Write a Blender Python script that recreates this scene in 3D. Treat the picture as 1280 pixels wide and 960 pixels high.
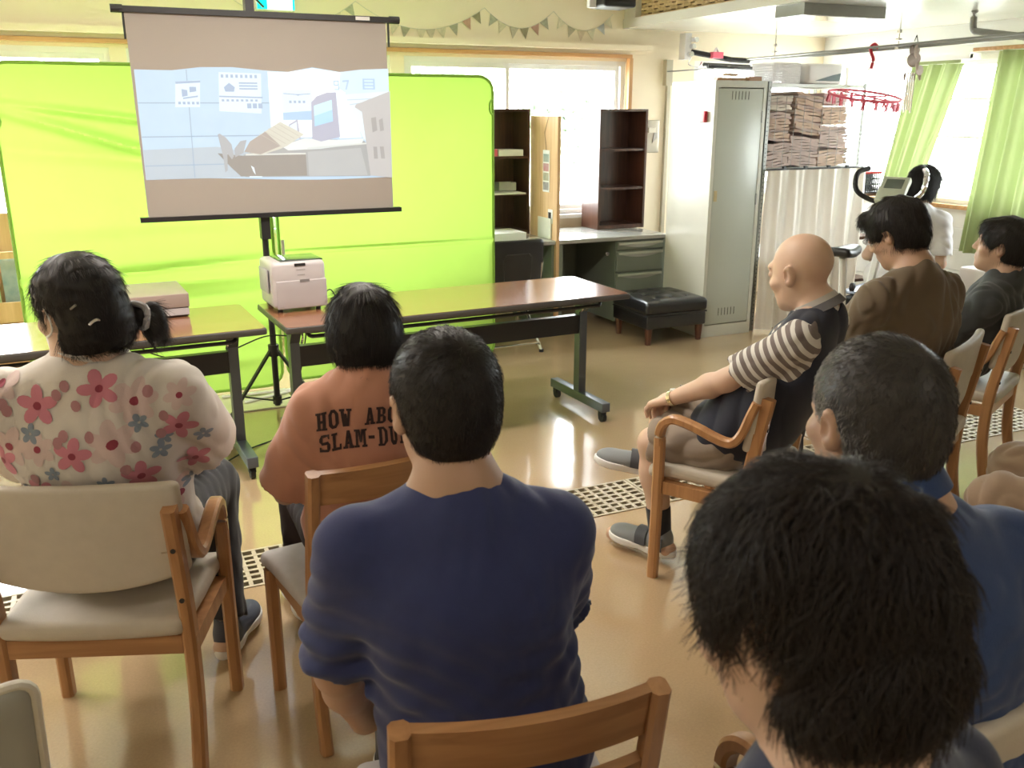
import bpy, math, random
import numpy as np
from mathutils import Matrix, Vector
from mathutils.bvhtree import BVHTree

for o in list(bpy.data.objects):
    bpy.data.objects.remove(o)
SC = bpy.context.scene
COL = SC.collection
rad = math.radians

# ------------------------------------------------------------------ camera
cam_d = bpy.data.cameras.new('camera')
cam = bpy.data.objects.new('camera', cam_d)
COL.objects.link(cam)
YAW, PITCH, ROLL, CAMH = 0.4325, 0.2889, 0.0005, 1.583
cam_d.sensor_width = 36.0
cam_d.lens = 1138.4 * 36.0 / 1280.0
cam_d.clip_start = 0.05
fw = Vector((math.sin(YAW) * math.cos(PITCH), math.cos(YAW) * math.cos(PITCH), -math.sin(PITCH)))
rt = Vector((math.cos(YAW), -math.sin(YAW), 0.0))
up = rt.cross(fw)
r2 = rt * math.cos(ROLL) + up * math.sin(ROLL)
u2 = -rt * math.sin(ROLL) + up * math.cos(ROLL)
cam.matrix_world = Matrix(((r2.x, u2.x, -fw.x, 0), (r2.y, u2.y, -fw.y, 0), (r2.z, u2.z, -fw.z, CAMH), (0, 0, 0, 1)))
cam_d.dof.use_dof = True
cam_d.dof.focus_distance = 3.2
cam_d.dof.aperture_fstop = 9.0
SC.camera = cam

# ------------------------------------------------------------------ sky
SC.view_settings.view_transform = 'Standard'
SC.view_settings.look = 'None'
SC.view_settings.gamma = 1.0
SC.view_settings.exposure = 0.75
world = bpy.data.worlds.new('overcast_sky')
SC.world = world
world.use_nodes = True
wn = world.node_tree
bg = wn.nodes['Background']
bg.inputs['Color'].default_value = (0.93, 0.97, 1.0, 1)
bg.inputs['Strength'].default_value = 15.0

# room extents
XL, XR, YB, YF, ZC = -3.2, 6.1, 6.62, -2.6, 2.55


def area_light(name, loc, target_dir, sx, sy, power, color=(1, 1, 1), portal=False):
    d = bpy.data.lights.new(name, 'AREA')
    d.shape = 'RECTANGLE'
    d.size, d.size_y = sx, sy
    d.energy = power
    d.color = color
    if portal:
        d.cycles.is_portal = True
    o = bpy.data.objects.new(name, d)
    o.location = loc
    o.rotation_euler = Vector(target_dir).to_track_quat('-Z', 'Y').to_euler()
    COL.objects.link(o)
    return o


BACK_OPEN = [(-2.2, 0.25, .80, 1.98), (0.35, 2.1, .80, 1.98), (2.2, 4.06, .80, 1.98), (4.72, 5.98, .93, 2.0)]
RIGHT_OPEN = [(3.4, 6.42, .91, 2.0)]
for x0, x1, z0, z1 in BACK_OPEN:
    area_light('sky_portal', ((x0 + x1) / 2, YB + .16, (z0 + z1) / 2), (0, -1, 0), x1 - x0, z1 - z0, 0, portal=True)
for y0, y1, z0, z1 in RIGHT_OPEN:
    area_light('sky_portal', (XR + .16, (y0 + y1) / 2, (z0 + z1) / 2), (-1, 0, 0), y1 - y0, z1 - z0, 0, portal=True)
# fill lamps added under the ceiling to brighten the room, out of view
FILL_P = 5
for lx, ly in ((-1.2, 0.6), (1.6, -0.9), (-1.2, 3.35), (1.0, 3.35)):
    area_light('added_fill_light', (lx, ly, ZC - .09), (0, 0, -1), 1.2, .22, FILL_P * (5.5 if ly > 3 else 1), (1.0, .90, .82))


# ------------------------------------------------------------------ materials
def new_mat(name):
    m = bpy.data.materials.new(name)
    m.use_nodes = True
    return m, m.node_tree.nodes, m.node_tree.links, m.node_tree.nodes['Principled BSDF']


def mat(name, col, rough=.6, metal=0.0, var=.06, nscale=8.0, bump=.0, bscale=60.0, coat=0.0, stretch=(1, 1, 1),
        sss=0.0, spec=None, col2=None, sheen=0.0, rvar=0.0, bdist=.002):
    m, N, L, b = new_mat(name)
    tc = N.new('ShaderNodeTexCoord')
    mp = N.new('ShaderNodeMapping')
    mp.inputs['Scale'].default_value = stretch
    L.new(tc.outputs['Object'], mp.inputs['Vector'])
    no = N.new('ShaderNodeTexNoise')
    no.inputs['Scale'].default_value = nscale
    no.inputs['Detail'].default_value = 4
    L.new(mp.outputs['Vector'], no.inputs['Vector'])
    mx = N.new('ShaderNodeMix')
    mx.data_type = 'RGBA'
    c = col
    d = col2 if col2 else tuple(max(0, x * (1 - 3 * var)) for x in c)
    e = c if col2 else tuple(min(1, x * (1 + 2 * var)) for x in c)
    mx.inputs['A'].default_value = (*d, 1)
    mx.inputs['B'].default_value = (*e, 1)
    L.new(no.outputs['Fac'], mx.inputs['Factor'])
    L.new(mx.outputs['Result'], b.inputs['Base Color'])
    b.inputs['Roughness'].default_value = rough
    b.inputs['Metallic'].default_value = metal
    b.inputs['Coat Weight'].default_value = coat
    b.inputs['Coat Roughness'].default_value = .12
    if sheen:
        b.inputs['Sheen Weight'].default_value = sheen
    if spec is not None:
        b.inputs['Specular IOR Level'].default_value = spec
    if sss:
        b.inputs['Subsurface Weight'].default_value = sss
        b.inputs['Subsurface Radius'].default_value = (.012, .005, .003)
        b.inputs['Subsurface Scale'].default_value = 1.0
    if bump:
        n2 = N.new('ShaderNodeTexNoise')
        n2.inputs['Scale'].default_value = bscale
        n2.inputs['Detail'].default_value = 3
        L.new(mp.outputs['Vector'], n2.inputs['Vector'])
        bp = N.new('ShaderNodeBump')
        bp.inputs['Strength'].default_value = bump
        bp.inputs['Distance'].default_value = bdist
        L.new(n2.outputs['Fac'], bp.inputs['Height'])
        L.new(bp.outputs['Normal'], b.inputs['Normal'])
    return m


def wood(name, c1, c2, rough=.4, scale=3.0, axis='Z', coat=.2):
    m, N, L, b = new_mat(name)
    tc = N.new('ShaderNodeTexCoord')
    mp = N.new('ShaderNodeMapping')
    s = {'X': (1, 14, 14), 'Y': (14, 1, 14), 'Z': (14, 14, 1)}[axis]
    mp.inputs['Scale'].default_value = s
    L.new(tc.outputs['Object'], mp.inputs['Vector'])
    no = N.new('ShaderNodeTexNoise')
    no.inputs['Scale'].default_value = scale
    no.inputs['Detail'].default_value = 5
    no.inputs['Distortion'].default_value = .6
    L.new(mp.outputs['Vector'], no.inputs['Vector'])
    cr = N.new('ShaderNodeValToRGB')
    cr.color_ramp.elements[0].position = .35
    cr.color_ramp.elements[0].color = (*c1, 1)
    cr.color_ramp.elements[1].position = .68
    cr.color_ramp.elements[1].color = (*c2, 1)
    L.new(no.outputs['Fac'], cr.inputs['Fac'])
    L.new(cr.outputs['Color'], b.inputs['Base Color'])
    b.inputs['Roughness'].default_value = rough
    b.inputs['Coat Weight'].default_value = coat
    b.inputs['Coat Roughness'].default_value = .15
    return m


def translucent(name, col, fac=.5, rough=.8, col_t=None, stretch=(1, 1, 1)):
    m, N, L, b = new_mat(name)
    b.inputs['Roughness'].default_value = rough
    tc = N.new('ShaderNodeTexCoord')
    mp = N.new('ShaderNodeMapping')
    mp.inputs['Scale'].default_value = stretch
    no = N.new('ShaderNodeTexNoise')
    no.inputs['Scale'].default_value = 6
    L.new(tc.outputs['Object'], mp.inputs['Vector'])
    L.new(mp.outputs['Vector'], no.inputs['Vector'])
    mx = N.new('ShaderNodeMix')
    mx.data_type = 'RGBA'
    mx.inputs['A'].default_value = (*[x * .88 for x in col], 1)
    mx.inputs['B'].default_value = (*col, 1)
    L.new(no.outputs['Fac'], mx.inputs['Factor'])
    L.new(mx.outputs['Result'], b.inputs['Base Color'])
    t = N.new('ShaderNodeBsdfTranslucent')
    t.inputs['Color'].default_value = (*(col_t or col), 1)
    ms = N.new('ShaderNodeMixShader')
    ms.inputs['Fac'].default_value = fac
    L.new(b.outputs[0], ms.inputs[1])
    L.new(t.outputs[0], ms.inputs[2])
    L.new(ms.outputs[0], N['Material Output'].inputs['Surface'])
    return m


def emit(name, col, strength, base=None, nvar=.1, nscale=20):
    m, N, L, b = new_mat(name)
    b.inputs['Base Color'].default_value = (*(base or col), 1)
    b.inputs['Roughness'].default_value = .8
    tc = N.new('ShaderNodeTexCoord')
    no = N.new('ShaderNodeTexNoise')
    no.inputs['Scale'].default_value = nscale
    L.new(tc.outputs['Object'], no.inputs['Vector'])
    mx = N.new('ShaderNodeMix')
    mx.data_type = 'RGBA'
    mx.inputs['A'].default_value = (*[x * (1 - nvar) for x in col], 1)
    mx.inputs['B'].default_value = (*[min(1, x * (1 + nvar)) for x in col], 1)
    L.new(no.outputs['Fac'], mx.inputs['Factor'])
    L.new(mx.outputs['Result'], b.inputs['Emission Color'])
    b.inputs['Emission Strength'].default_value = strength
    return m


def glass_pane(name):
    m, N, L, b = new_mat(name)
    tr = N.new('ShaderNodeBsdfTransparent')
    tr.inputs['Color'].default_value = (.97, .985, .98, 1)
    gl = N.new('ShaderNodeBsdfGlossy')
    gl.inputs['Roughness'].default_value = .03
    fr = N.new('ShaderNodeLayerWeight')
    fr.inputs['Blend'].default_value = .12
    ms = N.new('ShaderNodeMixShader')
    L.new(fr.outputs['Facing'], ms.inputs['Fac'])
    L.new(tr.outputs[0], ms.inputs[1])
    L.new(gl.outputs[0], ms.inputs[2])
    L.new(ms.outputs[0], N['Material Output'].inputs['Surface'])
    return m


def floor_mat():
    m, N, L, b = new_mat('tan_vinyl_floor')
    tc = N.new('ShaderNodeTexCoord')
    n1 = N.new('ShaderNodeTexNoise')
    n1.inputs['Scale'].default_value = 1.6
    n1.inputs['Detail'].default_value = 6
    L.new(tc.outputs['Object'], n1.inputs['Vector'])
    n2 = N.new('ShaderNodeTexNoise')
    n2.inputs['Scale'].default_value = 140
    n2.inputs['Detail'].default_value = 2
    L.new(tc.outputs['Object'], n2.inputs['Vector'])
    m1 = N.new('ShaderNodeMix')
    m1.data_type = 'RGBA'
    m1.inputs['A'].default_value = (.46, .325, .185, 1)
    m1.inputs['B'].default_value = (.58, .425, .255, 1)
    L.new(n1.outputs['Fac'], m1.inputs['Factor'])
    m2 = N.new('ShaderNodeMix')
    m2.data_type = 'RGBA'
    m2.blend_type = 'MULTIPLY'
    m2.inputs['Factor'].default_value = .25
    L.new(m1.outputs['Result'], m2.inputs['A'])
    L.new(n2.outputs['Fac'], m2.inputs['B'])
    L.new(m2.outputs['Result'], b.inputs['Base Color'])
    rr = N.new('ShaderNodeMapRange')
    rr.inputs['To Min'].default_value = .07
    rr.inputs['To Max'].default_value = .24
    n3 = N.new('ShaderNodeTexNoise')
    n3.inputs['Scale'].default_value = 3.0
    n3.inputs['Detail'].default_value = 8
    L.new(tc.outputs['Object'], n3.inputs['Vector'])
    L.new(n3.outputs['Fac'], rr.inputs['Value'])
    L.new(rr.outputs['Result'], b.inputs['Roughness'])
    b.inputs['IOR'].default_value = 1.55
    b.inputs['Coat Weight'].default_value = .6
    b.inputs['Coat Roughness'].default_value = .06
    n4 = N.new('ShaderNodeTexNoise')
    n4.inputs['Scale'].default_value = 5.5
    n4.inputs['Detail'].default_value = 3
    L.new(tc.outputs['Object'], n4.inputs['Vector'])
    bp = N.new('ShaderNodeBump')
    bp.inputs['Strength'].default_value = .25
    bp.inputs['Distance'].default_value = .006
    L.new(n4.outputs['Fac'], bp.inputs['Height'])
    L.new(bp.outputs['Normal'], b.inputs['Normal'])
    L.new(bp.outputs['Normal'], b.inputs['Coat Normal'])
    return m


M = {}
M['floor'] = floor_mat()
M['wall'] = mat('cream_wall_paint', (.90, .79, .60), .6, var=.02, nscale=3, bump=.1, bscale=90)
M['wall_white'] = mat('white_wall_paint', (.80, .80, .76), .5, var=.02, nscale=3)
M['ceiling'] = mat('white_ceiling_paint', (.80, .78, .70), .45, var=.02, nscale=3, bump=.1)
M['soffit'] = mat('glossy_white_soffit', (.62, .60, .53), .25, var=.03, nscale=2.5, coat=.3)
M['tile'] = mat('white_wall_panel', (.84, .83, .78), .3, var=.03)
M['trim_wood'] = wood('honey_trim_wood', (.50, .26, .10), (.66, .38, .17), .4, 3, 'X')
M['white_frame'] = mat('white_window_metal', (.84, .83, .80), .35, var=.02)
M['glass'] = glass_pane('window_glass')
M['beech'] = wood('beech_chair_wood', (.36, .175, .072), (.50, .265, .115), .38, 2.5, 'Z', .3)
M['beech_x'] = wood('beech_chair_rail_wood', (.36, .175, .072), (.50, .265, .115), .38, 2.5, 'X', .3)
M['beige'] = mat('beige_chair_vinyl', (.55, .50, .42), .55, var=.03, nscale=30, bump=.25, bscale=300)
M['greyseat'] = mat('light_grey_chair_fabric', (.52, .50, .50), .75, var=.04, nscale=40, bump=.3, bscale=350)
M['creamplastic'] = mat('pale_piping_vinyl', (.66, .63, .53), .35, var=.03)
M['table_top'] = wood('brown_laminate', (.25, .105, .055), (.33, .15, .08), .2, 2.0, 'X', .6)
M['dark_edge'] = mat('dark_grey_edge_band', (.075, .07, .065), .4, var=.05)
M['black_metal'] = mat('black_painted_steel', (.022, .022, .024), .35, var=.05)
M['grey_metal'] = mat('blue_grey_painted_steel', (.10, .115, .14), .35, metal=.3, var=.05)
M['chrome'] = mat('chrome_steel', (.75, .75, .77), .15, metal=1.0, var=.02)
M['black_rubber'] = mat('black_rubber', (.015, .015, .016), .6, var=.05)
M['black_plastic'] = mat('black_plastic', (.02, .02, .022), .4, var=.05)
M['white_plastic'] = mat('white_plastic', (.78, .76, .76), .35, var=.02)
M['projector_white'] = mat('warm_grey_white_plastic', (.54, .51, .52), .35, var=.02)
M['screen_cloth'] = mat('matte_screen_fabric', (.37, .335, .30), .8, var=.02, nscale=2, bump=.1, bscale=300)
M['green_cloth'] = translucent('lime_green_backdrop_cloth', (.33, .53, .105), .42, col_t=(.35, .53, .085))
M['green_dark'] = mat('green_backdrop_binding', (.22, .42, .05), .7, var=.05)
M['desk_grey'] = mat('grey_green_desk_steel', (.20, .225, .185), .4, var=.03)
M['desk_top'] = mat('grey_desk_laminate', (.40, .40, .37), .2, var=.03, coat=.4)
M['dark_wood'] = wood('dark_walnut_board', (.055, .022, .014), (.10, .042, .026), .3, 3, 'Z', .4)
M['plywood'] = wood('pale_plywood', (.62, .38, .20), (.74, .49, .28), .5, 2.2, 'Z', .1)
M['locker'] = mat('ivory_grey_locker_steel', (.60, .60, .52), .3, var=.02, nscale=2, coat=.2)
M['leather'] = mat('black_leather', (.014, .015, .018), .28, var=.1, nscale=10, bump=.4, bscale=120, coat=.3)
M['leg_wood'] = wood('dark_brown_leg_wood', (.07, .025, .012), (.13, .05, .025), .35, 3, 'Z')
M['curtain_green'] = translucent('green_curtain_cloth', (.37, .43, .21), .14, col_t=(.36, .44, .18))
M['curtain_beige'] = translucent('beige_curtain_cloth', (.80, .75, .68), .15, col_t=(.8, .74, .66))
M['pipe_grey'] = mat('grey_painted_pipe', (.28, .28, .26), .35, metal=.5, var=.05)
M['skin_m'] = mat('skin_tan', (.50, .32, .225), .5, var=.05, nscale=14, bump=.08, bscale=200, sss=.12)
M['skin_l'] = mat('skin_light', (.60, .41, .30), .5, var=.04, nscale=14, bump=.08, bscale=200, sss=.12)
M['hair'] = mat('black_hair', (.010, .009, .009), .5, var=.1, nscale=40, spec=.35)
M['hair_grey'] = mat('greying_hair', (.05, .047, .045), .5, var=.3, nscale=25, spec=.4, col2=(.02, .019, .018))
M['hair_white'] = mat('grey_white_hair', (.34, .33, .32), .55, var=.2, nscale=30)
M['red'] = mat('red_plastic', (.55, .02, .04), .35, var=.05)
M['pink'] = mat('pink_plastic', (.78, .14, .22), .35, var=.05)
M['paper'] = mat('white_paper', (.80, .79, .76), .7, var=.02)
M['cardboard'] = mat('brown_cardboard', (.42, .27, .15), .75, var=.05)


# ------------------------------------------------------------------ mesh builder
class MB:
    def __init__(s):
        s.v, s.f = [], []

    def add(s, verts, faces):
        b = len(s.v)
        s.v.extend([tuple(map(float, p)) for p in verts])
        s.f.extend([tuple(int(i) + b for i in f) for f in faces])
        return s

    def box(s, x0, x1, y0, y1, z0, z1, rz=0.0, c=None):
        P = [(x, y, z) for z in (z0, z1) for y in (y0, y1) for x in (x0, x1)]
        if rz:
            cx, cy = c or ((x0 + x1) / 2, (y0 + y1) / 2)
            cs, sn = math.cos(rz), math.sin(rz)
            P = [(cx + (x - cx) * cs - (y - cy) * sn, cy + (x - cx) * sn + (y - cy) * cs, z) for x, y, z in P]
        return s.add(P, [(0, 2, 3, 1), (4, 5, 7, 6), (0, 1, 5, 4), (2, 6, 7, 3), (0, 4, 6, 2), (1, 3, 7, 5)])

    def rbox(s, c, size, r, n=3, inner=4, fn=None):
        """rounded box, gridded so that fn can bend it"""
        h = [d / 2 for d in size]
        ax = []
        for d in h:
            rr = min(r, d * .98)
            edge = [-d + rr * (1 - math.cos(math.pi / 2 * i / n)) for i in range(n + 1)]
            mid = list(np.linspace(-d + rr, d - rr, inner + 2))[1:-1]
            ax.append(edge + mid + [-e for e in edge[::-1]])
        V, F = [], []

        def q(p):
            o, dd = [], []
            for i in range(3):
                rr = min(r, h[i] * .98)
                k = max(-h[i] + rr, min(h[i] - rr, p[i]))
                o.append(k)
                dd.append((p[i] - k) / rr)
            L = math.sqrt(sum(x * x for x in dd)) or 1
            return [o[i] + dd[i] / L * min(r, h[i] * .98) for i in range(3)]
        for a in range(3):
            b, cc = [(1, 2), (2, 0), (0, 1)][a]
            for sg in (-1, 1):
                st = len(V)
                A, B = ax[b], ax[cc]
                for u in A:
                    for w in B:
                        p = [0, 0, 0]
                        p[a], p[b], p[cc] = sg * h[a], u, w
                        V.append(q(p))
                nb = len(B)
                for i in range(len(A) - 1):
                    for j in range(nb - 1):
                        f = (st + i * nb + j, st + (i + 1) * nb + j, st + (i + 1) * nb + j + 1, st + i * nb + j + 1)
                        F.append(f if sg > 0 else f[::-1])
        # weld
        key, idx, W = {}, [], []
        for p in V:
            k = tuple(round(x, 6) for x in p)
            if k not in key:
                key[k] = len(W)
                W.append(p)
            idx.append(key[k])
        F2 = []
        for f in F:
            g = []
            for i in f:
                if idx[i] not in g:
                    g.append(idx[i])
            if len(g) > 2:
                F2.append(tuple(g))
        W = [[c[i] + p[i] for i in range(3)] for p in W]
        if fn:
            W = [fn(*p) for p in W]
        return s.add(W, F2)

    def sweep(s, path, prof, upv=(0, 0, 1), scale=None, closed=False, cap=True):
        P = [Vector(p) for p in path]
        n = len(P)
        rings = []
        U = Vector(upv)
        for i, p in enumerate(P):
            if closed:
                t = (P[(i + 1) % n] - P[i - 1])
            else:
                t = P[min(i + 1, n - 1)] - P[max(i - 1, 0)]
            t.normalize()
            a = t.cross(U)
            if a.length < 1e-4:
                a = t.cross(Vector((1, 0, 0))) if abs(t.x) < .9 else t.cross(Vector((0, 1, 0)))
            a.normalize()
            b = a.cross(t).normalized()
            k = scale[i] if scale else 1
            rings.append([p + a * (x * k) + b * (y * k) for x, y in prof])
        m = len(prof)
        V = [v for r in rings for v in r]
        F = []
        for i in range(n if closed else n - 1):
            j2 = (i + 1) % n
            for j in range(m):
                F.append((i * m + j, i * m + (j + 1) % m, j2 * m + (j + 1) % m, j2 * m + j))
        if cap and not closed:
            F.append(tuple(range(m))[::-1])
            F.append(tuple((n - 1) * m + j for j in range(m)))
        return s.add(V, F)

    def tube(s, path, r, n=10, scale=None, closed=False, upv=(0, 0, 1)):
        return s.sweep(path, [(r * math.cos(2 * math.pi * i / n), r * math.sin(2 * math.pi * i / n)) for i in range(n)],
                       upv, scale, closed)

    def bar(s, path, w, h, upv=(0, 0, 1), ch=None, scale=None):
        ch = ch if ch is not None else min(w, h) * .22
        x, y = w / 2, h / 2
        pr = [(x - ch, -y), (x, -y + ch), (x, y - ch), (x - ch, y), (-x + ch, y), (-x, y - ch), (-x, -y + ch), (-x + ch, -y)]
        return s.sweep(path, pr, upv, scale)

    def lathe(s, prof, c=(0, 0, 0), n=20, axis='Z'):
        V, F = [], []
        m = len(prof)
        for i in range(n):
            a = 2 * math.pi * i / n
            for r, z in prof:
                p = (r * math.cos(a), r * math.sin(a), z)
                if axis == 'X':
                    p = (z, p[0], p[1])
                elif axis == 'Y':
                    p = (p[1], z, p[0])
                V.append((c[0] + p[0], c[1] + p[1], c[2] + p[2]))
        for i in range(n):
            k = (i + 1) % n
            for j in range(m - 1):
                F.append((i * m + j, k * m + j, k * m + j + 1, i * m + j + 1))
        F.append(tuple(i * m for i in range(n))[::-1])
        F.append(tuple(i * m + m - 1 for i in range(n)))
        return s.add(V, F)

    def cyl(s, c, r, h, n=16, axis='Z'):
        return s.lathe([(r, -h / 2), (r, h / 2)], c, n, axis)

    def prism(s, pts, d, n=(0, 0, 1)):
        """extrude a 3-D polygon by vector d"""
        m = len(pts)
        A = [Vector(p) for p in pts]
        B = [p + Vector(d) for p in A]
        F = [tuple(range(m))[::-1], tuple(range(m, 2 * m))]
        for i in range(m):
            F.append((i, (i + 1) % m, m + (i + 1) % m, m + i))
        return s.add(A + B, F)

    def grid(s, fn, nu, nv):
        V = [fn(i / nu, j / nv) for i in range(nu + 1) for j in range(nv + 1)]
        F = [(i * (nv + 1) + j, (i + 1) * (nv + 1) + j, (i + 1) * (nv + 1) + j + 1, i * (nv + 1) + j + 1) for i in range(nu) for j in range(nv)]
        return s.add(V, F)

    def sheet(s, fn, nu, nv, th):
        """a grid with thickness along its own normal"""
        V = np.array([fn(i / nu, j / nv) for i in range(nu + 1) for j in range(nv + 1)], float).reshape(nu + 1, nv + 1, 3)
        du = np.gradient(V, axis=0)
        dv = np.gradient(V, axis=1)
        nn = np.cross(du, dv)
        nn /= np.linalg.norm(nn, axis=2, keepdims=True) + 1e-9
        A = (V + nn * th / 2).reshape(-1, 3)
        B = (V - nn * th / 2).reshape(-1, 3)
        m = len(A)
        w = nv + 1
        F = []
        for i in range(nu):
            for j in range(nv):
                q = (i * w + j, (i + 1) * w + j, (i + 1) * w + j + 1, i * w + j + 1)
                F.append(q)
                F.append(tuple(m + k for k in q[::-1]))
        for i in range(nu):
            F.append((i * w, m + i * w, m + (i + 1) * w, (i + 1) * w))
            F.append((i * w + nv, (i + 1) * w + nv, m + (i + 1) * w + nv, m + i * w + nv))
        for j in range(nv):
            F.append((j, j + 1, m + j + 1, m + j))
            F.append((nu * w + j, m + nu * w + j, m + nu * w + j + 1, nu * w + j + 1))
        return s.add(np.vstack([A, B]), F)

    def build(s, name, material, parent=None, smooth=True, loc=None, rotz=None, angle=35):
        me = bpy.data.meshes.new(name)
        me.from_pydata(s.v, [], s.f)
        me.validate()
        me.materials.append(material)
        if smooth:
            me.polygons.foreach_set('use_smooth', [True] * len(me.polygons))
            try:
                me.set_sharp_from_angle(angle=rad(angle))
            except Exception:
                pass
        me.update()
        o = bpy.data.objects.new(name, me)
        COL.objects.link(o)
        if parent:
            o.parent = parent
        if loc:
            o.location = loc
        if rotz is not None:
            o.rotation_euler[2] = rotz
        return o


def tag(o, label=None, cat=None, group=None, kind=None):
    for k, v in (('label', label), ('category', cat), ('group', group), ('kind', kind)):
        if v:
            o[k] = v
    return o


def thing(name, label, cat, loc=(0, 0, 0), rotz=0.0, group=None):
    o = bpy.data.objects.new(name, None)
    o.empty_display_size = .1
    COL.objects.link(o)
    o.location = loc
    o.rotation_euler = (0, 0, rotz)
    return tag(o, label, cat, group)


def struct(name, mb, m, parent=None, smooth=False):
    o = mb.build(name, m, parent, smooth)
    o['kind'] = 'structure'
    return o


KIDS = {}


def copy_tree(o, parent=None):
    c = o.copy()
    COL.objects.link(c)
    c.parent = parent
    for ch in list(o.children):
        copy_tree(ch, c)
    return c


def smooth_path(pts, n=6):
    """Catmull-Rom through the points"""
    P = [np.array(p, float) for p in pts]
    P = [2 * P[0] - P[1]] + P + [2 * P[-1] - P[-2]]
    out = []
    for i in range(1, len(P) - 2):
        for k in range(n):
            t = k / n
            out.append(.5 * (2 * P[i] + (P[i + 1] - P[i - 1]) * t + (2 * P[i - 1] - 5 * P[i] + 4 * P[i + 1] - P[i + 2]) * t * t +
                             (3 * P[i] - P[i - 1] - 3 * P[i + 1] + P[i + 2]) * t ** 3))
    out.append(P[-2])
    return out

# ================================================================== ROOM
TH = .14


def wall_holes(axis, at, a0, a1, z0, z1, holes, th):
    """one wall mesh of boxes around its openings; axis 'y' = wall at y=at running in x"""
    mb = MB()

    def bx(u0, u1, w0, w1):
        if u1 - u0 < 1e-4 or w1 - w0 < 1e-4:
            return
        if axis == 'y':
            mb.box(u0, u1, at, at + th, w0, w1)
        else:
            mb.box(at, at + th, u0, u1, w0, w1)
    hs = sorted(holes)
    u = a0
    for h0, h1, w0, w1 in hs:
        bx(u, h0, z0, z1)
        bx(h0, h1, z0, w0)
        bx(h0, h1, w1, z1)
        u = h1
    bx(u, a1, z0, z1)
    return mb


# floor with the drain channel left open
GY0, GY1, GX0, GX1 = 2.955, 3.245, -.49, 4.6
fl = MB()
fl.box(XL - TH, XR + TH, YF - TH, GY0, -.12, 0)
fl.box(XL - TH, XR + TH, GY1, YB + TH, -.12, 0)
fl.box(XL - TH, GX0, GY0, GY1, -.12, 0)
fl.box(GX1, XR + TH, GY0, GY1, -.12, 0)
fl.box(GX0, GX1, GY0, GY1, -.16, -.12)
FLOOR = struct('floor', fl, M['floor'])
struct('ceiling', MB().box(XL - TH, XR + TH, YF - TH, YB + TH, ZC, ZC + .1), M['ceiling'])
WB = struct('wall_back', wall_holes('y', YB, XL - TH, XR + TH, 0, ZC, BACK_OPEN, TH), M['wall'])
WR = struct('wall_right', wall_holes('x', XR, YF, YB, 0, ZC, RIGHT_OPEN, TH), M['wall_white'])
struct('wall_left', MB().box(XL - TH, XL, YF, YB, 0, ZC), M['wall'])
struct('wall_front', MB().box(XL, XR, YF - TH, YF, 0, ZC), M['wall'])

# horizontal cladding boards under the right window
for k in range(5):
    p = MB().box(XR - .012, XR, YF + .05, YB - .02, .10 + k * .16, .10 + k * .16 + .153)
    p.build('board', M['tile'], WR, False)

# soffit over the right side
sof = MB().box(4.06, XR, YF, YB, 2.225, 2.29)
sof.box(4.02, 4.06, YF, YB, 2.225, 2.292)
sof.box(4.06, 4.10, YF, YB, 2.52, ZC)
sof.box(4.03, 4.10, 6.46, YB, 2.29, 2.52)
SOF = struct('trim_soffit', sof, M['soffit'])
# woven wicker infill on the soffit face: upright canes with horizontal weavers
M['wicker'] = mat('woven_cane', (.66, .48, .24), .5, var=.12, nscale=60)
MB().box(4.105, 4.11, 1.5, 6.46, 2.29, 2.52).build('panel', mat('cane_backing', (.16, .10, .04), .8), SOF, False)
wk = MB()
n_st = 62
for r in range(9):
    z = 2.304 + r * .0245
    pth = []
    for k in range(n_st * 4 + 1):
        y = 1.6 + (6.46 - 1.6) * k / (n_st * 4)
        pth.append((4.086 + .013 * math.sin(math.pi * k / 4.0 + (math.pi if r % 2 else 0)), y, z))
    wk.sweep(pth, [(.004, -.0095), (.004, .0095), (-.004, .0095), (-.004, -.0095)])
for k in range(n_st + 1):
    y = 1.6 + (6.46 - 1.6) * k / n_st
    wk.box(4.084, 4.090, y - .008, y + .008, 2.292, 2.52)
w_ = wk.build('wicker_weave', M['wicker'], SOF, True)
w_['kind'] = 'stuff'

# cornice box above the windows and honey wood strip
cor = MB().box(XL, 4.26, YB - .09, YB, 2.06, 2.10)
cor.box(XL, 4.24, YB - .012, YB, 2.035, 2.06)
struct('trim_2', cor, M['wall'], None)
struct('trim_3', MB().box(XL, 4.09, YB - .045, YB - .0, 2.003, 2.030), M['trim_wood'])
struct('trim_4', MB().box(4.062, 4.095, YB - .05, YB + .001, .0 + .80, 2.003), wood('honey_jamb_wood', (.50, .26, .10), (.66, .38, .17), .4, 3, 'Z'))


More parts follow.
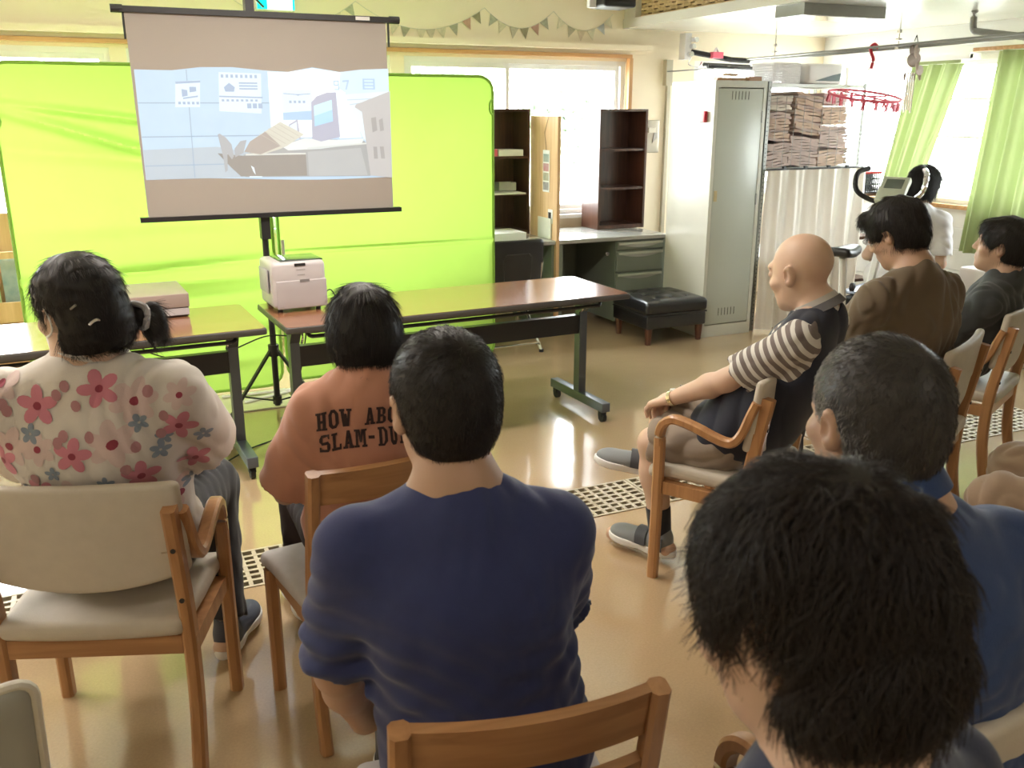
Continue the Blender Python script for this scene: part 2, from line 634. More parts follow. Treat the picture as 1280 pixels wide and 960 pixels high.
def window(n, axis, a0, a1, z0, z1, mull, parent_wall=None, bars=()):
    """frame, sill, sashes and panes"""
    at = (YB if axis == 'y' else XR)

    def bx(mb, u0, u1, d0, d1, w0, w1):
        if axis == 'y':
            mb.box(u0, u1, at + d0, at + d1, w0, w1)
        else:
            mb.box(at + d0, at + d1, u0, u1, w0, w1)
    fr = MB()
    t = .035
    bx(fr, a0 + t, a1 - t, .02, .10, z0, z0 + t)
    bx(fr, a0 + t, a1 - t, .02, .10, z1 - t, z1)
    bx(fr, a0, a0 + t, .02, .10, z0, z1)
    bx(fr, a1 - t, a1, .02, .10, z0, z1)
    W = struct('window_%d' % n, fr, M['white_frame'])
    us = [a0 + t] + list(mull) + [a1 - t]
    for i in range(len(us) - 1):
        s = MB()
        d0 = .03 if i % 2 == 0 else .06
        u0, u1 = us[i] - (.015 if i else 0), us[i + 1] + (.015 if i < len(us) - 2 else 0)
        for (p, q2, r_, s_) in ((u0, u0 + .03, z0 + t, z1 - t), (u1 - .03, u1, z0 + t, z1 - t), (u0 + .03, u1 - .03, z0 + t, z0 + t + .035), (u0 + .03, u1 - .03, z1 - t - .035, z1 - t)):
            bx(s, p, q2, d0, d0 + .025, r_, s_)
        for zb in bars:
            bx(s, u0 + .03, u1 - .03, d0, d0 + .025, zb - .009, zb + .009)
        so = s.build('sash', M['white_frame'], W, False)
        g = MB()
        bx(g, u0 + .03, u1 - .03, d0 + .010, d0 + .014, z0 + t + .035, z1 - t - .035)
        g.build('pane', M['glass'], so, False)
    s = MB()
    bx(s, a0 - .03, a1 + .03, -.05, .02, z0 - .03, z0)
    s.build('window_sill', M['white_frame'] if axis == 'y' else M['trim_wood'], W, False)
    return W


window(1, 'y', *BACK_OPEN[0], [-1.35, -.5])
window(2, 'y', *BACK_OPEN[1], [1.22])
window(3, 'y', *BACK_OPEN[2], [3.03])
window(4, 'y', *BACK_OPEN[3], [5.33])
window(5, 'x', *RIGHT_OPEN[0], [4.72], bars=(1.41, 1.69))

# the outdoors: pale yard and a few trees far behind the panes
struct('ground_outside', MB().box(-30, 40, YB + .6, 45, -.35, -.30), mat('pale_gravel_yard', (.55, .55, .50), .9, var=.1, nscale=2))
struct('ground_side', MB().box(XR + .6, 45, -20, YB + .6, -.35, -.30), mat('pale_concrete_path', (.6, .6, .56), .9, var=.1, nscale=2))
M['leafy'] = mat('pale_leaves', (.52, .60, .48), .7, var=.1, nscale=8)


def tree(x, y, h, seed, label):
    rnd = random.Random(seed)
    t = thing('tree', label, 'tree', (x, y, -.30))
    tr = MB()
    tr.tube(smooth_path([(0, 0, 0), (.1, 0, h * .3), (-.05, .1, h * .6), (.05, 0, h * .85)], 4), .16, 8, scale=[1 - .045 * i for i in range(13)])
    for k in range(5):
        a = rnd.random() * 6.28
        z = h * (.4 + .1 * k)
        tr.tube([(0, 0, z), (math.cos(a) * h * .12, math.sin(a) * h * .12, z + h * .1), (math.cos(a) * h * .22, math.sin(a) * h * .22, z + h * .17)], .05, 6)
    tr.build('trunk', mat('pale_bark', (.50, .47, .43), .8), t)
    lv = MB()
    for k in range(2600):
        a, b = rnd.random() * 6.28, math.acos(2 * rnd.random() - 1)
        r = (.35 + .65 * rnd.random()) * h * .32 * (1 + .25 * math.sin(3 * a) * math.sin(4 * b))
        c = Vector((r * math.sin(b) * math.cos(a), r * math.sin(b) * math.sin(a), h * .68 + r * .95 * math.cos(b)))
        d = Vector((rnd.uniform(-1, 1), rnd.uniform(-1, 1), rnd.uniform(-1, 1))).normalized() * .09
        e = d.cross(Vector((rnd.uniform(-1, 1), rnd.uniform(-1, 1), rnd.uniform(-1, 1)))).normalized() * .05
        lv.add([c - d, c + e, c + d, c - e], [(0, 1, 2, 3)])
    o = lv.build('foliage', M['leafy'], t, False)
    o['kind'] = 'stuff'


tree(5.6, 15.0, 4.6, 3, 'leafy tree outside behind the upper pane left of the dark empty bookcase')
tree(6.6, 12.5, 2.6, 7, 'low leafy bush-like tree outside beyond the plywood board edge')

# pipe conduit and switch on the back wall
cd = MB()
cd.box(4.445, 4.475, YB - .03, YB, 0, 1.80)
cd.box(4.415, 4.475, YB - .05, YB, 1.80, 2.0)
struct('trim_5', cd, mat('beige_conduit', (.52, .48, .36), .5))
sw = thing('wall_panel_box', 'grey metal switch plate on the cream wall right of the dark bookcase', 'switch box', (4.33, YB, 1.40))
MB().rbox((0, -.008, 0), (.13, .016, .26), .006).build('plate', mat('brushed_grey_plate', (.42, .40, .33), .35, metal=.6), sw)
MB().box(-.05, .015, -.035, -.016, .03, .07).build('handle', M['creamplastic'], sw, False)
MB().prism([(-.005, -.017, -.05), (.04, -.017, -.01), (.04, -.017, .03), (.01, -.017, .03)], (0, -.006, 0)).build('lever', M['pipe_grey'], sw, False)

# bodies for the added fill lamps, made up and outside the frame
M['fill_lamp_on'] = emit('fill_lamp_diffuser', (1, .95, .85), 1.6)
LOFF = [(-1.2, 0.6), (1.6, -0.9), (-1.2, 3.35), (1.0, 3.35)]
for i, (lx, ly) in enumerate(LOFF):
    t = thing('added_fill_lamp', 'long white added fill lamp out of view ' + ['above the chair with pale piping', 'behind the viewer', 'before the table with the flat grey box', 'before the table with the white projector'][i], 'lamp', (lx, ly, ZC), 0, 'added fill lamps out of view')
    MB().box(-.62, .62, -.13, .13, -.05, 0).build('housing', M['white_plastic'], t, False)
    MB().rbox((0, 0, -.06), (1.2, .2, .03), .01).build('diffuser', M['fill_lamp_on'], t)

# bunting on the back wall
FL = [(1.64, 2.22, 'c'), (1.72, 2.18, 'a'), (1.808, 2.276, 'g'), (2.137, 2.201, 'c'), (2.216, 2.278, 'g'), (2.335, 2.262, 'c'), (2.406, 2.217, 'd'), (2.49, 2.166, 'c'), (2.583, 2.17, 'g'), (2.684, 2.211, 'r'),
      (2.76, 2.279, 'b'), (2.906, 2.242, 'g'), (2.977, 2.178, 'c'), (3.069, 2.137, 'd'), (3.155, 2.134, 'b'), (3.242, 2.182, 'r'),
      (3.315, 2.252, 'g'), (3.473, 2.224, 'c'), (3.557, 2.158, 'd'), (3.642, 2.132, 'a'), (3.727, 2.135, 'c'), (3.811, 2.19, 'e'), (3.87, 2.249, 'c')]
FC = {'c': (.72, .66, .47), 'd': (.60, .55, .40), 'g': (.45, .44, .33), 'r': (.55, .33, .25), 'b': (.36, .32, .20), 'a': (.75, .62, .45), 'e': (.45, .46, .45)}
FM = {k: mat('flag_cloth_' + k, v, .8, var=.12, nscale=60) for k, v in FC.items()}
bt = thing('bunting', 'string of small pastel triangle flags looping along the cream wall above the windows', 'bunting', (2.8, YB, 2.2))
sp = MB()
loops = [(1.0, 1.86), (1.86, 2.83), (2.83, 3.40), (3.40, 3.92)]
for a, b in loops:
    cx, w = (a + b) / 2, (b - a) / 2
    dep = .165 if w > .4 else .13
    sp.tube([(x - 2.8, -.008, (2.325 - dep * (1 - ((x - cx) / w) ** 2)) - 2.2) for x in np.linspace(a, b, 16)], .002, 4)
so_ = sp.build('string', M['creamplastic'], bt)
for x, z, k in FL:
    a, b = [(a, b) for a, b in loops if a <= x <= b][0]
    cx, w = (a + b) / 2, (b - a) / 2
    dep = .165 if w > .4 else .13
    sl = 2 * dep * (x - cx) / w ** 2
    zz = 2.325 - dep * (1 - ((x - cx) / w) ** 2)
    ca, sa = math.cos(math.atan(sl)), math.sin(math.atan(sl))
    P = [(-.036, 0), (.036, 0), (.0, -.078)]
    P = [(x - 2.8 + px * ca - pz * sa, zz - 2.2 + px * sa + pz * ca) for px, pz in P]
    MB().prism([(px, -.006, pz) for px, pz in P], (0, -.0025, 0)).build('flag', FM[k], bt, False)

# emergency exit sign behind the top of the screen
ex = thing('exit_sign', 'lit green and white exit sign high on the wall above the projection screen', 'sign', (1.30, YB, 2.30))
MB().rbox((0, -.02, 0), (.26, .04, .13), .008).build('housing', M['white_plastic'], ex)
MB().box(-.115, -.05, -.046, -.04, -.055, .055).build('panel', emit('lit_green_panel', (.0, .75, .45), 1.3), ex, False)
MB().box(-.05, .115, -.046, -.04, -.055, .055).build('panel', emit('lit_white_panel', (.85, 1, .95), 1.3), ex, False)
MB().box(.118, .13, -.046, -.04, -.055, .055).build('panel', emit('lit_teal_edge', (.0, .65, .6), 1.0), ex, False)

# drain grating: ten plates of bars
M['grate'] = mat('cream_plastic_grating', (.52, .46, .34), .4, var=.06)
M['drain'] = mat('dark_drain_channel', (.03, .022, .015), .8, var=.2)
MB().box(GX0, GX1, GY0, GY1, -.12, -.112).build('drain_channel_bed', M['drain'], FLOOR, False)
gr0 = None
npl = 10
pw = (GX1 - GX0) / npl
PLATE = ['at the left edge of the picture before the flowered woman', 'under the feet of the woman in the flowered top',
         'showing beside the front leg of the flowered woman\'s armchair', 'hidden in front of the salmon T-shirt person',
         'hidden beyond the royal blue T-shirt', 'just left of the bald man\'s shoes', 'crossed by the bald man\'s front chair leg',
         'behind the bald man\'s armchair', 'under the brown-shirted man\'s feet', 'at the far right beyond the charcoal man\'s chair']
for k in range(npl):
    x0 = GX0 + k * pw
    if gr0 is None:
        g = thing('drain_grating', 'cream drain grating plate ' + PLATE[0], 'grating', (x0, GY0, 0), 0, 'drain grating plates across the floor')
        mb = MB()
        e = .012
        mb.box(.002, pw - .002, 0, e, -.022, .004)
        mb.box(.002, pw - .002, (GY1 - GY0) - e, GY1 - GY0, -.022, .004)
        mb.box(.002, .002 + e, e, GY1 - GY0 - e, -.022, .004)
        mb.box(pw - .002 - e, pw - .002, e, GY1 - GY0 - e, -.022, .004)
        fr_ = mb.build('frame', M['grate'], g, False)
        nx, ny = 10, 7
        W, Hh = pw - .004 - 2 * e, GY1 - GY0 - 2 * e
        for i in range(1, nx):
            xx = .002 + e + W * i / nx
            MB().box(xx - .0075, xx + .0075, e, GY1 - GY0 - e, -.02, .003).build('slat', M['grate'], g, False)
        for j in range(1, ny):
            yy = e + Hh * j / ny
            MB().box(.002 + e, pw - .002 - e, yy - .0075, yy + .0075, -.02, .0034).build('slat', M['grate'], g, False)
        gr0 = g
    else:
        c = copy_tree(gr0)
        c.location = (x0, GY0, 0)
        c['label'] = 'cream drain grating plate ' + PLATE[k]

# ================================================================== FURNITURE
BE, BX = M['beech'], M['beech_x']


def armchair(label, loc, rotz, group=None):
    t = thing('armchair', label, 'chair', loc, rotz, group)
    W, FY, RY = .235, .17, -.14
    for s in (-1, 1):
        MB().bar([(s * W, FY + .004, 0), (s * W, FY, .30), (s * W, FY, .52)], .034, .036, upv=(0, 1, 0)).build('leg', BE, t)
        MB().bar(smooth_path([(s * .222, RY - .035, 0), (s * .222, RY, .2), (s * .222, RY, .40), (s * .222, RY - .022, .56), (s * .222, RY - .050, .725)], 4), .032, .044, upv=(0, 1, 0)).build('leg', BE, t)
        arm = smooth_path([(s * W, FY, .50), (s * W, FY, .545), (s * (W + .002), FY - .016, .583), (s * (W + .004), FY - .055, .602), (s * (W + .008), .04, .590), (s * (W + .010), -.02, .572),
                           (s * (W + .011), -.065, .562), (s * (W + .011), -.095, .568), (s * (W + .008), -.118, .60), (s * (W + .004), RY + .002, .655), (s * (W + .002), RY - .02, .71)], 5)
        a_ = MB().bar(arm, .036, .030, upv=(-s, 0, 0) if False else (0, .001, 1)).build('armrest', BE, t)
        MB().box(s * .222 - .017, s * .222 + .017, RY - .01, FY - .02, .325, .37).build('side_rail', BE, t, False)
        for z in (.48, .62):
            MB().cyl((s * .222, RY - (.030 if z < .5 else .052), z), .006, .01, 10, 'Y').build('bolt', M['black_metal'], t)
    MB().box(-.20, .20, FY - .015, FY + .008, .32, .37).build('front_rail', BX, t, False)
    MB().box(-.205, .205, RY - .012, RY + .012, .325, .375).build('rear_rail', BX, t, False)

    def seat(x, y, z):
        k = max(0, (y - .10) / .14)
        return (x * (1 - .04 * max(0, -y / .2)), y, z - .022 * k * k + .008 * (x / .22) ** 2)
    MB().rbox((0, .025, .397), (.45, .39, .052), .022, fn=seat, inner=8).build('seat', M['beige'], t)

    def back(x, y, z):
        tt = (z - .60) / .15
        yy = y - .168 - .12 * (z - .5) + .30 * x * x
        return (x, yy, z + (.045 * (x / .23) ** 2 * (1 - (z - .46) / .3) if z < .6 else 0))
    MB().rbox((0, .018, .640), (.485, .034, .285), .016, fn=back, inner=10).build('backrest', M['beige'], t)

    def pip(x, z):
        return back(x, 0.001, z)
    return t


def ladder_chair(label, loc, rotz, seat_m, group=None):
    t = thing('side_chair', label, 'chair', loc, rotz, group)
    W, FY, RY = .19, .17, -.14
    for s in (-1, 1):
        MB().bar([(s * (W + .018), FY, 0), (s * (W + .018), FY, .38)], .034, .034, upv=(0, 1, 0)).build('leg', BE, t)
        MB().bar(smooth_path([(s * W, RY - .03, 0), (s * W, RY, .2), (s * W, RY, .42), (s * W, RY - .025, .58), (s * W, RY - .062, .785)], 4), .030, .036, upv=(0, 1, 0)).build('leg', BE, t)
        MB().box(s * W - .012, s * W + .012, RY, FY, .34, .385).build('side_rail', BE, t, False)
    MB().box(-W, W, FY - .012, FY + .012, .34, .385).build('front_rail', BX, t, False)
    MB().box(-W, W, RY - .010, RY + .014, .34, .385).build('rear_rail', BX, t, False)

    def rail(z0, z1, lean, name, d=.05):
        mb = MB()
        mb.sheet(lambda u, v: ((u - .5) * 2 * (W - .008), RY - lean - d * (1 - ((u - .5) * 2) ** 2) * .55 - .22 * (z0 + (z1 - z0) * v - z0), z0 + (z1 - z0) * v), 16, 3, .018)
        return mb.build(name, BX, t)
    rail(.700, .785, .040, 'top_rail')
    rail(.605, .650, .026, 'back_slat')

    def seat(x, y, z):
        return (x * (1 + .05 * y / .2), y, z - .014 * max(0, (y - .08) / .14) ** 2)
    MB().rbox((0, .025, .405), (.43, .39, .05), .022, fn=seat, inner=8).build('seat', seat_m, t)
    return t


R_ = rad
armchair('beige padded armchair holding the woman in the flowered top', (-.05, 2.305, 0), R_(-21))
ladder_chair('ladder-back wooden chair under the person in the salmon T-shirt', (.569, 2.187, 0), R_(6), M['greyseat'])
ladder_chair('wooden slat-back chair carrying the man in the plain royal blue T-shirt', (.52, 1.18, 0), R_(-9.4), M['greyseat'])
armchair('beige padded armchair of the bald man in the navy vest', (1.97, 2.41, 0), R_(30))
armchair('beige padded armchair of the man in the brown shirt', (2.825, 2.42, 0), R_(27))
armchair('beige padded armchair of the man in the charcoal shirt', (3.58, 2.76, 0), R_(25))
armchair('beige padded armchair of the grey-haired man in the blue polo', (1.125, .885, 0), R_(8))
def vinyl_chair(label, loc, rotz):
    t = thing('side_chair', label, 'chair', loc, rotz)

    def back(x, y, z):
        return (x, y - .16 - .14 * (z - .5) + .25 * x * x, z)
    gm = mat('grey_green_chair_vinyl', (.40, .41, .36), .4, var=.03)
    MB().rbox((0, .0, .64), (.44, .035, .30), .030, fn=back, inner=8).build('backrest', gm, t)
    pth = []
    for cx, cz, a0 in ((.19, .76, 0), (-.19, .76, 90), (-.19, .52, 180), (.19, .52, 270)):
        for k in range(5):
            a = rad(a0 + 22.5 * k)
            pth.append(back(cx + .031 * math.cos(a), -.006, cz + .031 * math.sin(a)))
    MB().tube(pth, .008, 8, closed=True, upv=(0, 1, 0)).build('piping', M['creamplastic'], t)
    MB().rbox((0, .03, .42), (.44, .42, .06), .025, inner=4).build('seat', gm, t)
    for s in (-1, 1):
        MB().tube(smooth_path([back(s * .17, .0, .56), (s * .19, -.17, .42), (s * .20, -.22, .2), (s * .20, -.24, 0)], 4), .011, 8).build('leg', M['chrome'], t)
        MB().tube([(s * .19, .18, .40), (s * .20, .21, 0)], .011, 8).build('leg', M['chrome'], t)
    return t


vinyl_chair('grey-green vinyl chair back with pale piping cut by the lower left corner', (-.417, 1.474, 0), R_(15))
armchair('beige padded armchair of the person in khaki trousers cut by the picture edge', (2.66, 1.36, 0), R_(28))
ladder_chair('wooden chair under the dark-haired viewer nearest to the camera', (.62, .40, 0), R_(25), M['greyseat'])


def folding_table(label, loc, rotz, L=1.8, W=.583):
    t = thing('folding_table', label, 'table', loc, rotz, 'wheeled brown meeting tables')
    MB().rbox((L / 2, W / 2, .685), (L, W, .030), .008, inner=1).build('tabletop', M['dark_edge'], t)
    # rounded-corner top laminate
    r = .03
    pts = []
    for cx, cy, a0 in ((L - r, W - r, 0), (r, W - r, 90), (r, r, 180), (L - r, r, 270)):
        for k in range(5):
            a = rad(a0 + 22.5 * k)
            pts.append((cx + (r - .004) * math.cos(a), cy + (r - .004) * math.sin(a), .6995))
    MB().prism(pts, (0, 0, .0012)).build('laminate', M['table_top'], t, False)
    MB().box(.10, L - .10, .30, .34, .44, .54).build('beam', M['black_metal'], t, False)
    sh = MB()
    for yy in (.16, .24, .32, .40, .46):
        sh.tube([(.12, yy, .635), (L - .12, yy, .635)], .006, 8)
    sh.tube(smooth_path([(.12, .12, .665), (.12, .10, .64), (.14, .09, .632), (.20, .09, .632), (L / 2, .09, .632), (L - .2, .09, .632), (L - .14, .09, .632), (L - .12, .10, .64), (L - .12, .12, .665)], 4), .009, 8)
    sh.tube([(.12, .12, .66), (.12, .48, .66)], .007, 8).tube([(L - .12, .12, .66), (L - .12, .48, .66)], .007, 8)
    sh.build('wire_shelf', M['black_metal'], t)
    for x in (.10, L - .10):
        lg = MB().box(x - .022, x + .022, .29, .345, .10, .66)
        l_ = lg.build('leg', M['grey_metal'], t, False)
        MB().box(x - .03, x + .03, .12, .47, .655, .672).build('bracket', M['grey_metal'], t, False)
        MB().rbox((x, .32, .085), (.05, .56, .05), .004, inner=1).build('foot', M['grey_metal'], t)
        MB().prism([(x - .023, .30, .66), (x - .023, .22, .655), (x - .023, .29, .56)], (.046, 0, 0)).build('gusset', M['black_metal'], t, False)
        MB().tube(smooth_path([(x + (.03 if x < 1 else -.03), .28, .56), (x + (.03 if x < 1 else -.03), .25, .59), (x + (.03 if x < 1 else -.03), .27, .63)], 3), .006, 6).build('latch', M['chrome'], t)
        for yy in (.075, .565):
            c = MB()
            c.cyl((x, yy, .026), .026, .022, 16, 'X')
            c.box(x - .016, x + .016, yy - .012, yy + .02, .03, .06)
            c.build('caster', M['black_rubber'], t)
    return t


folding_table('brown folding table carrying the white projector', (.716, 3.856, 0), .038, 1.765)
folding_table('brown folding table carrying the flat grey box', (-1.155, 3.83, 0), .038)


# projection screen on a tripod
SCY = 4.65
ps = thing('projection_screen', 'portable tripod projection screen with a wavy projected picture', 'projection screen', (.80, SCY, 0))


def lx(x):
    return x - .80


def fab(u, v):
    z = 1.108 + (2.015 - 1.108) * v
    x = (.262 + (.255 - .262) * v) + u * (1.462 + .0 * v - .262)
    return (lx(x), -.0 + 0.0 , z)


MB().sheet(fab, 12, 12, .002).build('screen_fabric', M['screen_cloth'], ps)
bb = MB()
bb.box(lx(.225), lx(1.50), -.022, .024, 1.090, 1.112)
bb.build('bottom_bar', M['black_metal'], ps, False)
bt_ = MB()
bt_.box(lx(.235), lx(1.49), -.016, .016, 2.012, 2.038)
bt_.cyl((lx(.225), 0, 2.026), .018, .05, 12, 'X').cyl((lx(1.50), 0, 2.026), .018, .05, 12, 'X')
bt_.build('top_bar', M['black_metal'], ps)
MB().box(lx(.245), lx(.255), .003, .008, 1.90, 2.02).build('side_rod', M['black_metal'], ps, False)
MB().box(lx(1.465), lx(1.475), .003, .008, 1.90, 2.02).build('side_rod', M['black_metal'], ps, False)
MB().box(lx(1.30), lx(1.37), -.019, -.016, 2.018, 2.034).build('sticker', M['white_plastic'], ps, False)
MB().tube([(0, .045, .10), (0, .045, 1.1)], .016, 10).tube([(0, .045, 1.1), (0, .045, 2.06)], .011, 10).build('pole', M['black_metal'], ps)
hk = MB().box(-.022, .022, .0, .06, .98, 1.09)
hk.box(-.02, .02, -.01, .05, 2.02, 2.09).tube([(.0, .02, 2.06), (.03, .02, 2.10), (.07, .02, 2.06)], .006, 6)
hk.build('clamp', M['black_plastic'], ps)['kind'] = 'stuff'
for a in (200, 320, 80):
    c_, s_ = math.cos(rad(a)), math.sin(rad(a))
    MB().bar([(c_ * .02, .045 + s_ * .02, .40), (c_ * .34, .045 + s_ * .34, .012)], .022, .014).build('leg', M['black_metal'], ps)
    MB().bar([(c_ * .02, .045 + s_ * .02, .13), (c_ * .20, .045 + s_ * .20, .19)], .014, .008).build('brace', M['black_metal'], ps)
MB().cyl((0, .045, .40), .028, .06, 12).cyl((0, .045, .13), .024, .04, 12).build('hub', M['black_plastic'], ps)

# the projected picture: flat shapes of light on the fabric
PIC = .62


def EM(n, c, k=1.0):
    return emit('projected_' + n, c, PIC * k, base=(.20, .19, .18), nvar=.06, nscale=9)


def pic(name, polys, m, layer):
    mb = MB()
    for p in polys:
        mb.prism([(lx(x), 0.0 - .0016 - .0004 * layer, z) for x, z in p][::-1], (0, -.0003, 0))
    return mb.build(name, m, PG, False)


# base of the picture (wavy upper and lower edge)
top = [(0.270, 1.772), (0.43, 1.771), (0.556, 1.787), (0.7, 1.79), (0.847, 1.778), (0.96, 1.773), (1.077, 1.797), (1.214, 1.777), (1.316, 1.790), (1.460, 1.797)]
bot = [(0.270, 1.281), (0.438, 1.287), (0.695, 1.284), (1.005, 1.275), (1.249, 1.273), (1.460, 1.263)]
mbp = MB()
for i in range(len(top) - 1):
    (x0, z0), (x1, z1) = top[i], top[i + 1]
    zb = lambda x: 1.284 + .006 * math.sin((x - .27) * 6) - .018 * (x - .27)
    nz = 6
    for j in range(nz):
        P = [(x0, zb(x0) + (z0 - zb(x0)) * j / nz), (x1, zb(x1) + (z1 - zb(x1)) * j / nz), (x1, zb(x1) + (z1 - zb(x1)) * (j + 1) / nz), (x0, zb(x0) + (z0 - zb(x0)) * (j + 1) / nz)]
        mbp.add([(lx(x), 0.0 - .0015, z) for x, z in P], [(0, 1, 2, 3)])
PG = mbp.build('picture', EM('wall', (.40, .60, .78)), ps, False)
pic('picture_lower_wall', [[(.272, 1.285), (.272, 1.42), (.60, 1.43), (.75, 1.40), (.80, 1.285)]], EM('lower_wall', (.36, .47, .56)), 1)
pic('picture_wall_joint', [[(.272, z), (.272, z + .005), (.90, z + .008), (.90, z + .003)] for z in (1.345, 1.475, 1.625)] +
    [[(.485, 1.29), (.489, 1.29), (.496, 1.775), (.492, 1.775)], [(.86, 1.48), (.864, 1.48), (.866, 1.77), (.862, 1.77)]], EM('joint', (.22, .36, .52)), 2)
pic('picture_window', [[(.86, 1.49), (.862, 1.772), (.96, 1.772), (1.077, 1.792), (1.214, 1.775), (1.24, 1.66), (1.30, 1.50), (1.30, 1.47), (.9, 1.47)]], EM('window', (.88, .97, 1.0), 1.35), 2)
pic('picture_poster', [[(.441, 1.722), (.551, 1.731), (.540, 1.61), (.430, 1.609)], [(.637, 1.767), (.831, 1.763), (.82, 1.581), (.625, 1.592)], [(.924, 1.692), (1.071, 1.694), (1.067, 1.55), (.919, 1.55)]], EM('poster', (.62, .80, .92)), 3)
# poster marks
marks = [[(.441, 1.722), (.441, 1.712), (.551, 1.719), (.551, 1.729)], [(.465, 1.69), (.465, 1.655), (.49, 1.66), (.49, 1.685)], [(.468, 1.652), (.468, 1.645), (.535, 1.655), (.535, 1.662)], [(.50, 1.70), (.50, 1.675), (.53, 1.68), (.53, 1.70)]]
for k in range(5):
    marks.append([(.445 + k * .02, 1.622), (.457 + k * .02, 1.622), (.457 + k * .02, 1.634), (.445 + k * .02, 1.634)])
for k in range(8):
    marks.append([(.645 + k * .022, 1.742), (.657 + k * .022, 1.742), (.657 + k * .022, 1.757), (.645 + k * .022, 1.757)])
marks += [[(.63, 1.662), (.63, 1.655), (.83, 1.651), (.83, 1.658)], [(.655, 1.70), (.66, 1.68), (.70, 1.68), (.705, 1.70), (.68, 1.72)]]
for k in range(6):
    marks.append([(.75 + k * .0, 1.70), (.75, 1.70), (.75, 1.70)]) if False else None
for r in range(3):
    marks.append([(.725, 1.69 + r * .013), (.81, 1.69 + r * .013), (.81, 1.697 + r * .013), (.725, 1.697 + r * .013)])
for k in range(8):
    marks.append([(.64 + k * .022, 1.636), (.652 + k * .022, 1.636), (.652 + k * .022, 1.646), (.64 + k * .022, 1.646)])
for k in range(3):
    marks.append([(.755 + k * .026, 1.605), (.775 + k * .026, 1.605), (.775 + k * .026, 1.628), (.755 + k * .026, 1.628)])
for k in range(4):
    marks.append([(.955 + k * .022, 1.630), (.967 + k * .022, 1.630), (.967 + k * .022, 1.642), (.955 + k * .022, 1.642)])
marks.append([(.93, 1.672), (.99, 1.668), (1.0, 1.664), (1.01, 1.668), (1.06, 1.672), (1.06, 1.676), (1.01, 1.672), (.99, 1.672), (.93, 1.676)])
marks = [m_ for m_ in marks if m_]
LT_ = pic('picture_lettering', marks, EM('lettering', (.24, .38, .58)), 4)
LT_['kind'] = 'stuff'
pic('picture_poster_band', [[(.922, 1.552), (1.066, 1.552), (1.066, 1.595), (.922, 1.585)]], EM('band', (.30, .52, .78)), 4)
# wall chart and numerals at upper right: 79 and an eye-chart character
pic('picture_upper_wall', [[(1.214, 1.777), (1.316, 1.79), (1.46, 1.797), (1.46, 1.68), (1.25, 1.67), (1.205, 1.70)]], EM('upper_wall', (.55, .74, .90)), 3)
seven = [[(1.222, 1.738), (1.255, 1.741), (1.255, 1.733), (1.222, 1.730)], [(1.247, 1.735), (1.255, 1.735), (1.243, 1.695), (1.235, 1.695)]]
nine = [[(1.178, 1.738), (1.205, 1.738), (1.205, 1.732), (1.178, 1.732)], [(1.178, 1.738), (1.184, 1.738), (1.184, 1.716), (1.178, 1.716)], [(1.199, 1.738), (1.205, 1.738), (1.205, 1.692), (1.199, 1.692)], [(1.178, 1.719), (1.205, 1.719), (1.205, 1.713), (1.178, 1.713)], [(1.18, 1.698), (1.205, 1.698), (1.205, 1.692), (1.18, 1.692)]]
X0, X1, Z0, Z1 = 1.325, 1.387, 1.697, 1.748
eye = [[(X0, Z0), (X0 + .008, Z0), (X0 + .008, Z1), (X0, Z1)], [(X1 - .008, Z0), (X1, Z0), (X1, Z1), (X1 - .008, Z1)]]
for k in range(4):
    zz = Z0 + (Z1 - Z0 - .006) * k / 3
    eye.append([(X0, zz), (X1, zz), (X1, zz + .006), (X0, zz + .006)])
pic('picture_numerals', seven + nine + eye, EM('numerals', (.32, .52, .74)), 5)
pic('picture_cabinet', [[(1.22, 1.672), (1.464, 1.690), (1.46, 1.30), (1.31, 1.47), (1.25, 1.625)]], EM('cabinet', (.66, .82, .92)), 4)
pic('picture_cabinet_line', [[(1.235, 1.648), (1.38, 1.655), (1.38, 1.651), (1.235, 1.644)], [(1.25, 1.625), (1.35, 1.64), (1.35, 1.636), (1.25, 1.621)]], EM('cabinet_line', (.40, .55, .68)), 5)
pic('picture_desk', [[(.72, 1.39), (1.017, 1.465), (1.32, 1.449), (1.345, 1.42), (1.345, 1.275), (.72, 1.286)]], EM('desk', (.30, .34, .36), .9), 5)
pic('picture_desk_front', [[(1.03, 1.40), (1.30, 1.415), (1.33, 1.28), (1.03, 1.282)]], EM('desk_front', (.36, .40, .42)), 6)
pic('picture_shadow', [[(.60, 1.40), (.66, 1.33), (.70, 1.29), (1.02, 1.285), (1.02, 1.39), (.73, 1.385)]], EM('shadow', (.22, .22, .21), .8), 6)
pic('picture_desk_edge', [[(.73, 1.395), (1.02, 1.395), (1.02, 1.388), (.73, 1.388)], [(1.03, 1.42), (1.33, 1.44), (1.33, 1.433), (1.03, 1.412)]], EM('desk_edge', (.62, .66, .62)), 7)
pic('picture_monitor_behind', [[(.945, 1.53), (.99, 1.555), (1.0, 1.46), (.955, 1.48)]], EM('monitor_behind', (.32, .36, .50)), 6)
pic('picture_monitor_behind_screen', [[(.95, 1.525), (.985, 1.543), (.985, 1.47), (.957, 1.485)]], EM('monitor_behind_screen', (.65, .85, 1.0)), 7)
pic('picture_books', [[(.724, 1.405), (.754, 1.452), (.84, 1.505), (.905, 1.544), (1.018, 1.483), (.93, 1.43), (.896, 1.415), (.80, 1.388)]], EM('books', (.55, .56, .48)), 8)
pic('picture_book_cover', [[(.724, 1.405), (.754, 1.452), (.83, 1.497), (.90, 1.43), (.80, 1.392)]], EM('book_cover', (.30, .27, .25)), 9)
